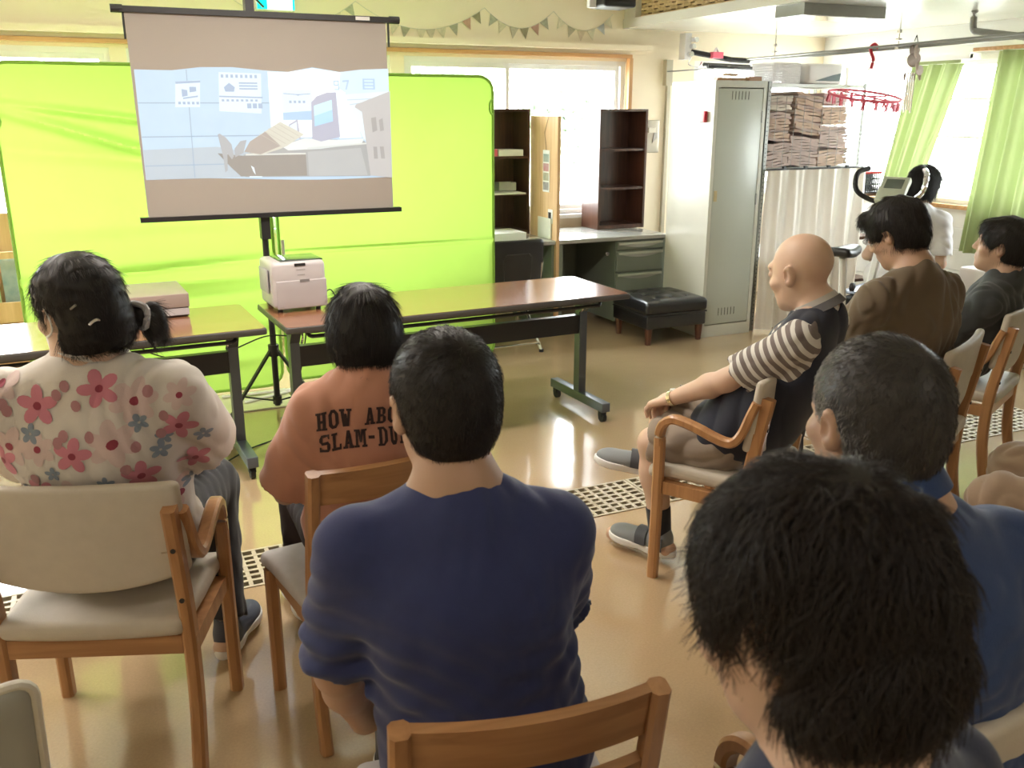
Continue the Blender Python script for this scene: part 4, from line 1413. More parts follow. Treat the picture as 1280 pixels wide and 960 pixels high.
MB().tube(smooth_path([(5.4, 4.52, 2.28), (5.4, 4.52, 2.16), (5.4, 4.515, 2.12), (5.4, 4.50, 2.10), (5.4, 4.46, 2.092), (5.4, 4.13, 2.038), (5.4, 3.5, 1.94)], 4), .022, 10).build('pipe', M['pipe_grey'], ml)
bk = thing('wall_valve', 'metal valve bracket high on the wall above the locker', 'valve', (4.58, 6.50, 2.10))
MB().box(-.06, .0, -.02, .06, -.10, .10).build('bracket', M['white_plastic'], bk, False)
for k, z in enumerate((-.06, .0, .05)):
    MB().cyl((-.02 + .02 * k, -.04, z), .020, .05, 12, 'Y').build('knob', M['chrome'], bk)
MB().tube(smooth_path([(-.02, -.05, -.09), (-.06, -.08, -.14), (.02, -.1, -.16), (.08, -.06, -.12)], 4), .005, 6).build('hook', M['chrome'], bk)
rd_ = thing('laundry_pole', 'two dark rods lying high behind the locker top', 'rods', (4.42, 6.0, 1.925))
MB().tube([(-.02, 0, .0), (.46, .05, -.005)], .014, 8).build('rod', M['black_plastic'], rd_)
MB().tube([(.03, .12, .02), (.50, .16, .015)], .014, 8).build('rod', M['black_plastic'], rd_)
MB().box(.0, .03, -.01, .62, -.02, -.012).build('bracket', M['pipe_grey'], rd_, False)
pg = thing('clothes_peg', 'pink clothes peg clipped on the dark hose above the locker', 'peg', (4.80, 6.44, 2.03))
MB().box(-.05, .05, -.03, .02, -.018, .03).build('peg', M['pink'], pg, False)
MB().tube([(-.02, 0, .03), (0, 0, .06), (.02, 0, .03)], .01, 6).build('spring', M['white_plastic'], pg)

rg = thing('laundry_ring', 'pink oval peg hanger ring hanging from the pipe with dangling pegs', 'laundry hanger', (4.985, 4.98, 1.70), 0)
rg.rotation_euler = (.17, .02, 0)
MB().tube([(.21 * math.cos(a), .27 * math.sin(a), .012 * math.cos(a)) for a in np.linspace(0, 2 * math.pi, 37)[:-1]], .009, 8, closed=True).build('ring', M['pink'], rg)
MB().tube([(-.2, 0, 0), (.2, 0, 0)], .006, 6).tube([(0, -.26, 0), (0, .26, 0)], .006, 6).build('cross_bar', M['pink'], rg)
MB().tube(smooth_path([(0, 0, .18), (0, 0, .24), (.0, .03, .275), (.0, .05, .31), (.0, .02, .335), (.0, -.02, .315)], 5), .011, 8).build('hook', M['red'], rg)
for a in (0, 90, 180, 270):
    MB().tube([(.2 * math.cos(rad(a)), .26 * math.sin(rad(a)), 0), (0, 0, .19)], .0015, 4).build('chain', M['chrome'], rg)
rnd = random.Random(5)
for k in range(18):
    a = k * 6.283 / 18
    x, y = .20 * math.cos(a), .26 * math.sin(a)
    q = rnd.uniform(-.012, .012)
    mb = MB().prism([(x - .010, y - .004, -.012), (x + .010, y - .004, -.012), (x + .014 + q, y - .004, -.075), (x + .004 + q, y - .004, -.05), (x - .004 + q, y - .004, -.075), (x - .012 + q, y - .004, -.07)], (0, .008, 0))
    mb.build('peg', M['pink'] if k % 3 else M['red'], rg, False)

wc = thing('wind_chime', 'shell wind chime with thin silver tubes hanging from the pipe', 'wind chime', (4.945, 4.55, 2.0), .4)
wc.scale = (1.5, 1.5, 1.25)
M['shell'] = mat('brown_shell', (.40, .30, .25), .5, var=.25, nscale=20)
for k, (x, z, r) in enumerate(((-.03, -.03, .035), (.03, -.02, .032), (.06, -.06, .03), (0, -.07, .036), (-.04, -.10, .03), (.02, -.12, .026), (-.01, -.15, .024), (.05, -.15, .02))):
    MB().lathe([(.002, .006), (r * .6, .004), (r, -.003), (r * .95, -.006)], (0, 0, 0), 12, 'Y').build('shell', M['shell'], wc, loc=(x, rnd.uniform(-.03, .03), z), rotz=rnd.uniform(-.5, .5))
for x in (-.035, -.01, .015, .04):
    MB().tube([(x, .005, -.13), (x, .005, -.31 - .5 * abs(x))], .004, 6).build('chime_tube', M['chrome'], wc)
MB().tube([(-.02, 0, .02), (0, 0, .05), (.02, 0, .02), (0, 0, -.05)], .002, 5).build('string', M['black_rubber'], wc)

sk = thing('speaker', 'black loudspeaker on a white bracket near the wicker soffit panel', 'speaker', (3.48, 5.88, 2.40))
MB().rbox((0, 0, 0), (.26, .22, .24), .02).build('cabinet', M['black_plastic'], sk)
MB().box(-.11, .11, -.114, -.108, -.09, .09).build('grille', M['black_rubber'], sk, False)
MB().prism([(-.18, 0, -.12), (-.125, 0, -.12), (-.125, 0, .06), (-.18, 0, .06)], (0, .04, 0)).box(-.16, -.14, 0, .02, .06, .16).build('bracket', M['white_plastic'], sk, False)
fx = thing('lamp_fixture', 'grey box lamp fixture under the white soffit', 'lamp', (4.40, 4.62, 2.192), 0)
MB().box(-.33, .33, .0, .26, -.035, .032).build('housing', M['pipe_grey'], fx, False)
MB().box(-.32, .32, .01, .25, -.038, -.034).build('reflector', M['chrome'], fx, False)

# ---------------- exercise bike
bk = thing('exercise_bike', 'upright exercise bike with white frame and black saddle between the locker and the window', 'exercise bike', (4.02, 4.02, 0), rad(24))
W_ = mat('white_bike_frame', (.68, .67, .64), .3, var=.02, coat=.3)
MB().rbox((-.02, 0, .81), (.28, .15, .055), .026, fn=lambda x, y, z: (x, y * (1.0 if x < -.05 else max(.3, 1 - 2.6 * (x + .05))), z + .5 * x * x - .9 * abs(y) ** 2), inner=6).build('saddle', M['black_plastic'], bk)
MB().tube([(-.06, 0, .78), (.02, 0, .38)], .022, 10).build('seat_post', W_, bk)
MB().lathe([(.008, 0), (.026, .008), (.026, .026), (.008, .034)], (.02, -.06, .60), 14, 'Y').build('adjuster_knob', M['black_plastic'], bk)
MB().rbox((.30, 0, .36), (.56, .12, .34), .055, fn=lambda x, y, z: (x, y, z - .12 * max(0, (.1 - x))), inner=4).build('flywheel_cover', M['black_plastic'], bk)
MB().rbox((.30, 0, .545), (.34, .125, .02), .010, inner=2).build('cover_strip', mat('silver_blue_strip', (.45, .52, .68), .2, metal=.3), bk)
MB().bar(smooth_path([(.36, 0, .35), (.46, 0, .60), (.58, 0, .92), (.62, 0, 1.05)], 4), .06, .05, upv=(0, 1, 0)).build('front_post', W_, bk)
MB().rbox((0, 0, 0), (.20, .17, .045), .012, inner=1, fn=lambda x, y, z: (.64 + x * .72 - z * .69, y, 1.12 + x * .69 + z * .72)).build('console', mat('sage_console_plastic', (.46, .49, .38), .4), bk)
MB().box(0, 0, 0, 0, 0, 0)
MB().rbox((.035, 0, .024), (.075, .11, .004), .002, inner=1, fn=lambda x, y, z: (.64 + x * .72 - z * .69, y, 1.12 + x * .69 + z * .72)).build('display', mat('console_display', (.12, .14, .12), .15), bk)
for s in (-1, 1):
    MB().tube(smooth_path([(.62, 0, 1.04), (.60, s * .12, 1.06), (.56, s * .20, 1.12), (.58, s * .21, 1.22), (.66, s * .17, 1.25)], 5), .016, 10).build('handlebar', M['chrome'] if s < 0 else M['black_rubber'], bk)
    cr = MB().bar([(.22, s * .085, .34), (.22 + s * .10, s * .10, .34 - s * .13)], .028, .014, upv=(0, 1, 0)).build('crank_arm', M['chrome'], bk)
    MB().rbox((.22 + s * .10, s * .15, .34 - s * .13), (.09, .08, .022), .008, inner=1).build('pedal', M['black_rubber'], bk)
MB().tube([(.70, -.24, .03), (.70, .24, .03)], .028, 10).build('front_foot', W_, bk)
MB().tube([(-.18, -.22, .03), (-.18, .22, .03)], .028, 10).build('rear_foot', W_, bk)
MB().bar([(-.18, 0, .05), (.02, 0, .16), (.35, 0, .22), (.70, 0, .05)], .05, .045).build('base_beam', W_, bk)

# white low cabinet behind the charcoal-shirt man
wt = thing('white_box_unit', 'white low storage unit by the right wall behind the man in charcoal', 'cabinet', (5.55, 4.02, 0), 0)
MB().rbox((0, 0, .30), (.55, .50, .60), .02, inner=1).build('body', M['white_plastic'], wt)
MB().box(-.26, .26, -.256, -.250, .05, .55).build('door', M['white_frame'], wt, False)

# magazine shelf at the far left behind the backdrop
mg = thing('magazine_rack', 'wooden magazine rack at the left edge behind the green backdrop', 'magazine rack', (-.62, 6.10, 0))
MB().box(-.30, .30, 0, .30, .38, .40).box(-.30, .30, .0, .02, .40, .50).build('shelf', M['plywood'], mg, False)
MB().box(-.30, .30, .27, .30, 0, 1.0).build('back_panel', M['plywood'], mg, False)
MB().box(-.31, -.29, 0, .30, 0, 1.0).box(.29, .31, 0, .30, 0, .52).build('side_panel', M['plywood'], mg, False)
for k, (c, d) in enumerate((((.12, .35, .40), (.5, .7, .7)), ((.30, .45, .18), (.75, .78, .6)), ((.10, .22, .35), (.55, .6, .62)))):
    o = MB().box(-.25 + k * .18, -.09 + k * .18, .10 + .02 * k, .115 + .02 * k, .401, .60 + .07 * k).build('magazine', mat('magazine_cover_%d' % k, c, .4, var=.3, nscale=18, col2=d), None, False, loc=(-.62, 6.10, 0))
    tag(o, ['teal picture magazine at the left of the rack', 'green and cream magazine in the middle of the rack', 'dark blue magazine at the right of the rack'][k], 'magazine')
MB().box(-.30, .30, .0, .02, .76, .80).build('rail', M['plywood'], mg, False)

# ================================================================== PEOPLE
def _n(v):
    v = np.array(v, float)
    return v / (np.linalg.norm(v) + 1e-9)


class Field:
    """signed distance field on a grid -> smooth mesh (surface nets)"""

    def __init__(s, lo, hi, h):
        s.h = h
        s.lo = np.array(lo, float)
        s.n = np.ceil((np.array(hi, float) - s.lo) / h).astype(int) + 1
        s.D = np.full(tuple(s.n), 1.0, np.float32)

    def sub(s, lo, hi, m):
        a = np.clip(np.floor((np.array(lo) - m - s.lo) / s.h).astype(int), 0, s.n)
        b = np.clip(np.ceil((np.array(hi) + m - s.lo) / s.h).astype(int) + 1, 0, s.n)
        if np.any(b - a < 1):
            return None, None
        ax = [(s.lo[i] + s.h * np.arange(a[i], b[i])).astype(np.float32) for i in range(3)]
        return (slice(a[0], b[0]), slice(a[1], b[1]), slice(a[2], b[2])), (ax[0][:, None, None], ax[1][None, :, None], ax[2][None, None, :])

    def op(s, prim, k=.02, mode='u'):
        fn, lo, hi = prim
        sl, P = s.sub(lo, hi, k + 3 * s.h)
        if sl is None:
            return s
        d = fn(*P)
        A = s.D[sl]
        if mode == 'u':
            h = np.maximum(k - np.abs(A - d), 0) / k
            s.D[sl] = np.minimum(A, d) - h * h * k * .25
        elif mode == 's':
            d = -d
            h = np.maximum(k - np.abs(A - d), 0) / k
            s.D[sl] = np.maximum(A, d) + h * h * k * .25
        return s

    def cut(s, p, n):
        """remove everything on the +n side of the plane through p"""
        ax = [(s.lo[i] + s.h * np.arange(s.n[i])).astype(np.float32) for i in range(3)]
        n = _n(n)
        d = (ax[0][:, None, None] - p[0]) * n[0] + (ax[1][None, :, None] - p[1]) * n[1] + (ax[2][None, None, :] - p[2]) * n[2]
        s.D = np.maximum(s.D, d)
        return s

    def disp(s, fn, band=.03):
        idx = np.argwhere(np.abs(s.D) < band)
        if len(idx):
            P = s.lo + idx * s.h
            s.D[tuple(idx.T)] += fn(P[:, 0], P[:, 1], P[:, 2]).astype(np.float32)
        return s

    def mesh(s):
        D = s.D
        D[0], D[-1], D[:, 0], D[:, -1], D[:, :, 0], D[:, :, -1] = 1, 1, 1, 1, 1, 1
        I = D < 0
        c = np.zeros(tuple(np.array(D.shape) - 1), np.int8)
        for dx in (0, 1):
            for dy in (0, 1):
                for dz in (0, 1):
                    c += I[dx:D.shape[0] - 1 + dx, dy:D.shape[1] - 1 + dy, dz:D.shape[2] - 1 + dz]
        act = np.argwhere((c > 0) & (c < 8))
        num = np.full(c.shape, -1, np.int32)
        num[tuple(act.T)] = np.arange(len(act))
        cor = {}
        for dx in (0, 1):
            for dy in (0, 1):
                for dz in (0, 1):
                    cor[dx, dy, dz] = D[act[:, 0] + dx, act[:, 1] + dy, act[:, 2] + dz]
        S = np.zeros((len(act), 3))
        C = np.zeros(len(act))
        for a in cor:
            for i in range(3):
                if a[i] == 0:
                    b = tuple(1 if j == i else a[j] for j in range(3))
                    va, vb = cor[a], cor[b]
                    m = (va < 0) != (vb < 0)
                    t = np.where(m, va / np.where(m, va - vb, 1), 0)
                    for j in range(3):
                        S[:, j] += np.where(m, a[j] + (t if j == i else 0), 0)
                    C += m
        V = s.lo + (act + S / C[:, None]) * s.h
        F = []
        for i in range(3):
            j, k = (i + 1) % 3, (i + 2) % 3
            sa = [slice(None)] * 3
            sb = [slice(None)] * 3
            sa[i], sb[i] = slice(0, -1), slice(1, None)
            A, B = I[tuple(sa)], I[tuple(sb)]
            E = np.argwhere(A != B)
            E = E[(E[:, j] > 0) & (E[:, k] > 0) & (E[:, j] < D.shape[j] - 1) & (E[:, k] < D.shape[k] - 1)]
            inside = A[tuple(E.T)]
            q = []
            for dj, dk in ((-1, -1), (0, -1), (0, 0), (-1, 0)):
                e = E.copy()
                e[:, j] += dj
                e[:, k] += dk
                q.append(num[tuple(e.T)])
            Q = np.stack(q, 1)
            Q[~inside] = Q[~inside][:, ::-1]
            F.append(Q)
        return V, np.vstack(F)


def seg_p(a, b, r1, r2, cut=None):
    """tapered capsule; cut = (point, normal) planes that trim it"""
    a, b = np.array(a, float), np.array(b, float)
    ba = b - a
    L2 = ba @ ba + 1e-12

    def fn(X, Y, Z):
        px, py, pz = X - a[0], Y - a[1], Z - a[2]
        h = np.clip((px * ba[0] + py * ba[1] + pz * ba[2]) / L2, 0, 1)
        d = np.sqrt((px - h * ba[0]) ** 2 + (py - h * ba[1]) ** 2 + (pz - h * ba[2]) ** 2) - (r1 + (r2 - r1) * h)
        if cut:
            for p, n in cut:
                d = np.maximum(d, (X - p[0]) * n[0] + (Y - p[1]) * n[1] + (Z - p[2]) * n[2])
        return d
    r = max(r1, r2)
    return fn, np.minimum(a, b) - r, np.maximum(a, b) + r


def ell_p(c, r, R=None):
    c, r = np.array(c, float), np.array(r, float)
    R = np.eye(3) if R is None else np.array(R, float)

    def fn(X, Y, Z):
        px, py, pz = X - c[0], Y - c[1], Z - c[2]
        q = [px * R[0][i] + py * R[1][i] + pz * R[2][i] for i in range(3)]
        k0 = np.sqrt((q[0] / r[0]) ** 2 + (q[1] / r[1]) ** 2 + (q[2] / r[2]) ** 2)
        k1 = np.sqrt((q[0] / r[0] ** 2) ** 2 + (q[1] / r[1] ** 2) ** 2 + (q[2] / r[2] ** 2) ** 2) + 1e-6
        return k0 * (k0 - 1) / k1
    m = max(r)
    return fn, c - m, c + m


def rot_head(yaw, pitch, roll):
    """columns = head x (right), y (forward), z (up); yaw>0 turns left, pitch>0 looks down, roll>0 tips left"""
    y, p, r = rad(yaw), rad(pitch), rad(roll)
    Rz = np.array([[math.cos(y), -math.sin(y), 0], [math.sin(y), math.cos(y), 0], [0, 0, 1]])
    Rx = np.array([[1, 0, 0], [0, math.cos(-p), -math.sin(-p)], [0, math.sin(-p), math.cos(-p)]])
    Ry = np.array([[math.cos(-r), 0, math.sin(-r)], [0, 1, 0], [-math.sin(-r), 0, math.cos(-r)]])
    return Rz @ Rx @ Ry


def wrinkles(seed, amp, wl, stretch=(1, 1, 1), n=5, ridge=True, rot=None):
    rnd = np.random.RandomState(seed)
    K = rnd.normal(size=(n, 3))
    K /= np.linalg.norm(K, axis=1, keepdims=True)
    K = K * np.array(stretch) * (2 * math.pi / wl)
    if rot is not None:
        K = K @ np.array(rot).T
    ph = rnd.rand(n) * 6.28

    def fn(X, Y, Z):
        w = .03 * np.sin(14 * X + 3 * Z + ph[0]) + .02 * np.sin(17 * Z + 5 * Y)
        s = sum(np.sin(K[i][0] * (X + w) + K[i][1] * Y + K[i][2] * (Z + w) + ph[i]) for i in range(n)) / n
        return amp * ((1 - 2 * np.abs(s) * 1.6) if ridge else s)
    return fn


def mesh_obj(name, V, F, m, parent=None):
    me = bpy.data.meshes.new(name)
    me.vertices.add(len(V))
    me.vertices.foreach_set('co', V.astype(np.float32).ravel())
    me.loops.add(len(F) * 4)
    me.loops.foreach_set('vertex_index', F.astype(np.int32).ravel())
    me.polygons.add(len(F))
    me.polygons.foreach_set('loop_start', np.arange(0, len(F) * 4, 4, dtype=np.int32))
    me.polygons.foreach_set('loop_total', np.full(len(F), 4, np.int32))
    me.polygons.foreach_set('use_smooth', np.ones(len(F), bool))
    me.update(calc_edges=True)
    me.materials.append(m)
    o = bpy.data.objects.new(name, me)
    COL.objects.link(o)
    if parent:
        o.parent = parent
    return o


def bounds(pts, m):
    P = np.array(pts)
    return P.min(0) - m, P.max(0) + m


def hand(F, w, d, palm_n, side, k, curl=25, spread=5, s=1.0, thumb=1.0):
    """palm and five fingers. w wrist, d direction of the hand, palm_n normal out of the back of the hand, side +1 = thumb towards d x n"""
    d, nn = _n(d), _n(palm_n)
    nn = _n(nn - d * (nn @ d))
    t = np.cross(d, nn) * side
    w = np.array(w, float)
    for q in (-.026, -.009, .009, .026):
        F.op(seg_p(w + t * q * .55 * s, w + d * .078 * s + t * q * s, .0145 * s, .0125 * s), .012)
    for i, (q, L) in enumerate(((.030, .068), (.0105, .076), (-.0095, .070), (-.028, .055))):
        p = w + d * .078 * s + t * q * s
        ang = rad(8)
        sp = rad(spread * (1.5 - i))
        base = d * math.cos(sp) + t * math.sin(sp)
        r = .0092 * s
        for j, fr in enumerate((.45, .30, .25)):
            ang += rad(curl) * (.6 if j == 0 else 1)
            v = base * math.cos(ang) - nn * math.sin(ang)
            q2 = p + v * L * fr * s
            F.op(seg_p(p, q2, r, r * .90), .0035)
            p, r = q2, r * .91
    p = w + d * .018 * s + t * .022 * s
    v = _n(d * .75 + t * .75 * thumb - nn * .25)
    q1 = p + v * .042 * s
    v2 = _n(d * 1.0 + t * .25 * thumb - nn * .35)
    F.op(seg_p(p, q1, .014 * s, .0115 * s), .010)
    F.op(seg_p(q1, q1 + v2 * .034 * s, .0112 * s, .0085 * s), .004)


def ik(a, b, l1, l2, pole):
    a, b = np.array(a, float), np.array(b, float)
    d = b - a
    L = min(np.linalg.norm(d), l1 + l2 - .002)
    u = _n(d)
    b = a + u * L
    x = (l1 * l1 - l2 * l2 + L * L) / (2 * L)
    h = math.sqrt(max(0, l1 * l1 - x * x))
    p = np.array(pole, float)
    p = _n(p - u * (p @ u))
    return a + u * x + p * h, b


DEF = dict(
    pelvis=(0, -.06, .50), chest=(0, -.13, .84), neck=(0, -.13, 1.045), head=(0, -.085, 1.165), hyaw=0, hpitch=0, hroll=0,
    sh=(.175, -.13, .985), shL=None, shR=None, ehL=(-.35, -.3, -1), ehR=(.35, -.3, -1),
    wrL=(-.10, .20, .60), wrR=(.10, .20, .60), hdL=(.25, 1, -.2), hdR=(-.25, 1, -.2), hnL=(0, .2, 1), hnR=(0, .2, 1),
    kneeL=(-.13, .36, .50), kneeR=(.13, .36, .50), ankL=(-.13, .36, .095), ankR=(.13, .36, .095), toeL=(-.15, .55, .035), toeR=(.15, .55, .035),
    hw=1.0, bulk=1.0, hscale=1.0, curl=22, legs=True)


def person(label, loc, rotz, skin, pose, top, bottom, hair, shoes=None, vox=.006, face=True, extras=None):
    """one seated figure: body mesh (top-level, continuous skin from head to feet) with clothing and hair as children"""
    p = dict(DEF)
    p.update(pose)
    c_, s_ = math.cos(rotz), math.sin(rotz)

    def loc_of(w):
        x, y = w[0] - loc[0], w[1] - loc[1]
        return (x * c_ + y * s_, -x * s_ + y * c_, w[2])
    if 'headw' in p:
        h_ = loc_of(p['headw'])
        b_, dr_ = p.get('nback', .050), p.get('ndrop', .128)
        p['head'] = h_
        p['neck'] = (h_[0] * .8, h_[1] - b_, h_[2] - dr_)
        nx, ny, nz_ = p['neck']
        P_ = p['pelvis']
        hw_ = p.get('shw', .165)
        sd_ = p.get('shdrop', .095)
        p['shL'] = (nx - hw_, ny + .015, nz_ - sd_)
        p['shR'] = (nx + hw_, ny + .015, nz_ - sd_)
        p['chest'] = (nx * .75 + P_[0] * .25, ny * .82 + P_[1] * .18 - p.get('hump', .0), nz_ - .205)
    J = {k: (np.array(v, float) if isinstance(v, tuple) else v) for k, v in p.items()}
    B = J['bulk']
    shL = J['shL'] if J['shL'] is not None else J['sh'] * np.array([-1, 1, 1])
    shR = J['shR'] if J['shR'] is not None else J['sh']
    elL, wrL = ik(shL, J['wrL'], .275, .245, J['ehL'])
    elR, wrR = ik(shR, J['wrR'], .275, .245, J['ehR'])
    HR = rot_head(J['hyaw'], J['hpitch'], J['hroll'])
    H, hs = J['head'], J['hscale']

    def hp(x, y, z):
        return H + HR @ (np.array([x, y, z]) * hs)
    pts = [H + .19, H - .19, shL, shR, elL, elR, wrL, wrR, J['pelvis'], J['chest']] + [J[k] for k in ('kneeL', 'kneeR', 'ankL', 'ankR', 'toeL', 'toeR')] + [wrL + _n(J['hdL']) * .2, wrR + _n(J['hdR']) * .2]
    if not J['legs']:
        pts = pts[:10] + [J['kneeL'], J['kneeR'], J['ankL'], J['ankR'], J['toeL'], J['toeR']] + pts[-2:]
    lo, hi = bounds(pts, .13)
    lo[2] = max(lo[2], 0.0)
    F = Field(lo, hi, vox)
    # torso core
    F.op(ell_p(J['pelvis'] + [0, 0, .02], (.150 * B, .105 * B, .10)), .05)
    F.op(seg_p(J['pelvis'] + [0, 0, .05], J['chest'], .088 * B, .098 * B), .06)
    F.op(ell_p(J['chest'] + [0, 0, .02], (.135 * B, .090 * B, .14)), .05)
    F.op(seg_p(shL * .8 + shR * .2, shR * .8 + shL * .2, .052, .052), .05)
    # neck and head
    nb = J['neck']
    F.op(seg_p(nb - [0, 0, .03], hp(0, -.022, -.045), .060 * (.5 + B / 2), .054), .03)
    F.op(seg_p(nb * .6 + shL * .4, nb + [0, 0, .02], .045, .045), .04)
    F.op(seg_p(nb * .6 + shR * .4, nb + [0, 0, .02], .045, .045), .04)
    F.op(ell_p(hp(0, -.014, .036), np.array([.075, .094, .084]) * hs, HR), .02)
    F.op(ell_p(hp(0, .024, -.022), np.array([.064, .068, .080]) * hs, HR), .03)
    F.op(ell_p(hp(0, .034, -.068), np.array([.048, .048, .042]) * hs, HR), .03)
    F.op(ell_p(hp(0, .068, -.092), np.array([.020, .018, .016]) * hs, HR), .03)
    if face:
        F.op(seg_p(hp(-.03, .080, .032), hp(.03, .080, .032), .013 * hs, .013 * hs), .018)
        for sx in (-1, 1):
            F.op(ell_p(hp(sx * .036, .098, .012), np.array([.018, .014, .011]) * hs, HR), .014, 's')
            F.op(ell_p(hp(sx * .033, .080, .010), np.array([.013, .012, .011]) * hs, HR), .004)
            F.op(ell_p(hp(sx * .044, .062, -.022), np.array([.020, .020, .018]) * hs, HR), .02)
            F.op(ell_p(hp(sx * .013, .094, -.024), np.array([.0085, .009, .007]) * hs, HR), .006)
        F.op(seg_p(hp(0, .088, .020), hp(0, .104, -.018), .008 * hs, .0115 * hs), .010)
        F.op(ell_p(hp(0, .089, -.048), np.array([.022, .010, .0055]) * hs, HR), .006)
        F.op(ell_p(hp(0, .087, -.061), np.array([.020, .011, .007]) * hs, HR), .006)
        F.op(ell_p(hp(0, .100, -.0535), np.array([.020, .006, .0016]) * hs, HR), .003, 's')
    for sx in (-1, 1):
        A = HR @ rot_head(-sx * 22, 0, -sx * 8)
        F.op(ell_p(hp(sx * .078, -.006, -.002), np.array([.0085, .019, .033]) * hs, A), .006)
        F.op(ell_p(hp(sx * .074, -.001, -.022), np.array([.009, .011, .014]) * hs, A), .006)
        F.op(ell_p(hp(sx * .088, .000, .000), np.array([.008, .010, .019]) * hs, A), .004, 's')
    # arms and hands
    for S, E, W, hd, hn, sd in ((shL, elL, wrL, J['hdL'], J['hnL'], 1), (shR, elR, wrR, J['hdR'], J['hnR'], -1)):
        F.op(seg_p(S, E, .046 * B, .036 * B), .03)
        mid = E + (W - E) * .3
        F.op(seg_p(E, mid, .036 * B, .039 * B), .02)
        F.op(seg_p(mid, W, .038 * B, .025), .02)
        hand(F, W, hd, hn, sd, .01, curl=J['curl'])
    # legs
    for K, A, T, sx in ((J['kneeL'], J['ankL'], J['toeL'], -1), (J['kneeR'], J['ankR'], J['toeR'], 1)):
        hip = J['pelvis'] + [sx * .085, .02, -.005]
        F.op(seg_p(hip, K, .078 * B, .053 * B), .04)
        u = A - K
        F.op(seg_p(K, K + u * .35, .050 * B, .052 * B), .02)
        F.op(seg_p(K + u * .3, A, .050 * B, .034), .03)
        F.op(seg_p(A + _n(A - T) * .03 * [1, 1, 0] + [0, 0, -.045], T, .036, .028), .02)
    V, Q = F.mesh()
    body = mesh_obj('person', V, Q, skin)
    body.location = loc
    body.rotation_euler = (0, 0, rotz)
    tag(body, label, 'person')
    info = dict(J=J, shL=shL, shR=shR, elL=elL, elR=elR, wrL=wrL, wrR=wrR, hp=hp, HR=HR, hs=hs, B=B, body=body)
    # ---- top garment
    if top:
        Ts = top.get('fit', .014)
        lo, hi = bounds([shL, shR, elL, elR, J['pelvis'], J['chest'], nb, (J['pelvis'] + J['kneeL']) / 2, (J['pelvis'] + J['kneeR']) / 2], .17)
        G = Field(lo, hi, top.get('vox', vox))
        wa = top.get('waist', 1.0)
        G.op(ell_p(J['pelvis'] + [0, -.01, .03], ((.172) * B + Ts, .128 * B * wa + Ts, .13)), .05)
        mid = J['pelvis'] * .5 + J['chest'] * .5
        G.op(ell_p(mid + [0, 0, 0], (.158 * B + Ts, .118 * B * wa + Ts, .17)), .06)
        G.op(ell_p(J['chest'] + [0, 0, .02], (.162 * B + Ts, .112 * B + Ts, .17)), .06)
        G.op(seg_p(shL + [.02, 0, -.008], shR + [-.02, 0, -.008], .050 + Ts, .050 + Ts), .06)
        G.op(seg_p(nb * .55 + shL * .45 + [0, 0, -.012], nb + [0, 0, -.022], .045 + Ts, .054 + Ts), .05)
        G.op(seg_p(nb * .55 + shR * .45 + [0, 0, -.012], nb + [0, 0, -.022], .045 + Ts, .054 + Ts), .05)
        sl = top.get('sleeve', .6)
        fl = top.get('flare', .008)
        if sl > 0:
            for S, E in ((shL, elL), (shR, elR)):
                u = _n(E - S)
                L = .275 * sl
                G.op(seg_p(S, S + u * (L + .05), .053 * B + Ts, .045 * B + Ts + fl, cut=[(S + u * L, u)]), .035)
        # trim hem and neck
        if 'hem' in top:
            G.cut((0, 0, top['hem']), (0, 0, -1))
        nd = _n(hp(0, -.02, -.05) - nb)
        kn = top.get('neck_r', .060)
        G.op(seg_p(nb + nd * .035, nb + nd * .16, kn, kn + .03), .008, 's')
        if sl > 0:
            for S, E in ((shL, elL), (shR, elR)):
                u = _n(E - S)
                L = .275 * sl
                G.op(seg_p(S + u * (L + .012), S + u * (L + .06), .036 * B + Ts * .6 + fl * .8, .040 * B + Ts * .6 + fl * .8), .004, 's')
        for w_ in top.get('wr', []):
            G.disp(w_)
        V, Q = G.mesh()
        g = mesh_obj(top.get('name', 'shirt'), V, Q, top['mat'], body)
        info['shirt'] = g
        if top.get('collar'):
            # neckband ring around the neck opening
            c = nb + nd * .036
            a1 = _n(np.cross(nd, [1, 0, 0]))
            b1 = np.cross(nd, a1)
            hgt = top.get('collar_h', .018)
            mb = MB()
            mb.sheet(lambda u, v: tuple(c + (a1 * math.cos(2 * math.pi * u) + b1 * math.sin(2 * math.pi * u)) * (kn + .004 - .006 * v) + nd * (v * hgt - .008) + a1 * 0), 36, 3, .004)
            mb.build('collar', top['collar'], body)
    # ---- bottom garment
    if bottom:
        t = bottom.get('fit', .012)
        ln = bottom.get('length', .93)
        lo, hi = bounds([J['pelvis'], J['kneeL'], J['kneeR'], J['ankL'], J['ankR']], .16)
        lo[2] = max(lo[2], .02)
        G = Field(lo, hi, bottom.get('vox', vox))
        G.op(ell_p(J['pelvis'] + [0, .0, .01], (.160 * B + t, .115 * B + t, .105)), .05)
        for K, A, sx in ((J['kneeL'], J['ankL'], -1), (J['kneeR'], J['ankR'], 1)):
            hip = J['pelvis'] + [sx * .085, .02, -.005]
            if ln <= 0:
                u = _n(K - hip)
                L = np.linalg.norm(K - hip) * (1 + ln)
                G.op(seg_p(hip, hip + u * (L + .08), .084 * B + t, .064 * B + t + .012, cut=[(hip + u * L, u)]), .04)
                G.op(seg_p(hip + u * (L - .03), hip + u * (L + .09), .058 * B + t, .060 * B + t), .004, 's')
            else:
                G.op(seg_p(hip, K, .082 * B + t, .058 * B + t), .04)
                u = _n(A - K)
                L = np.linalg.norm(A - K) * ln
                G.op(seg_p(K, K + u * (L + .06), .055 * B + t, .044 + t, cut=[(K + u * L, u)]), .03)
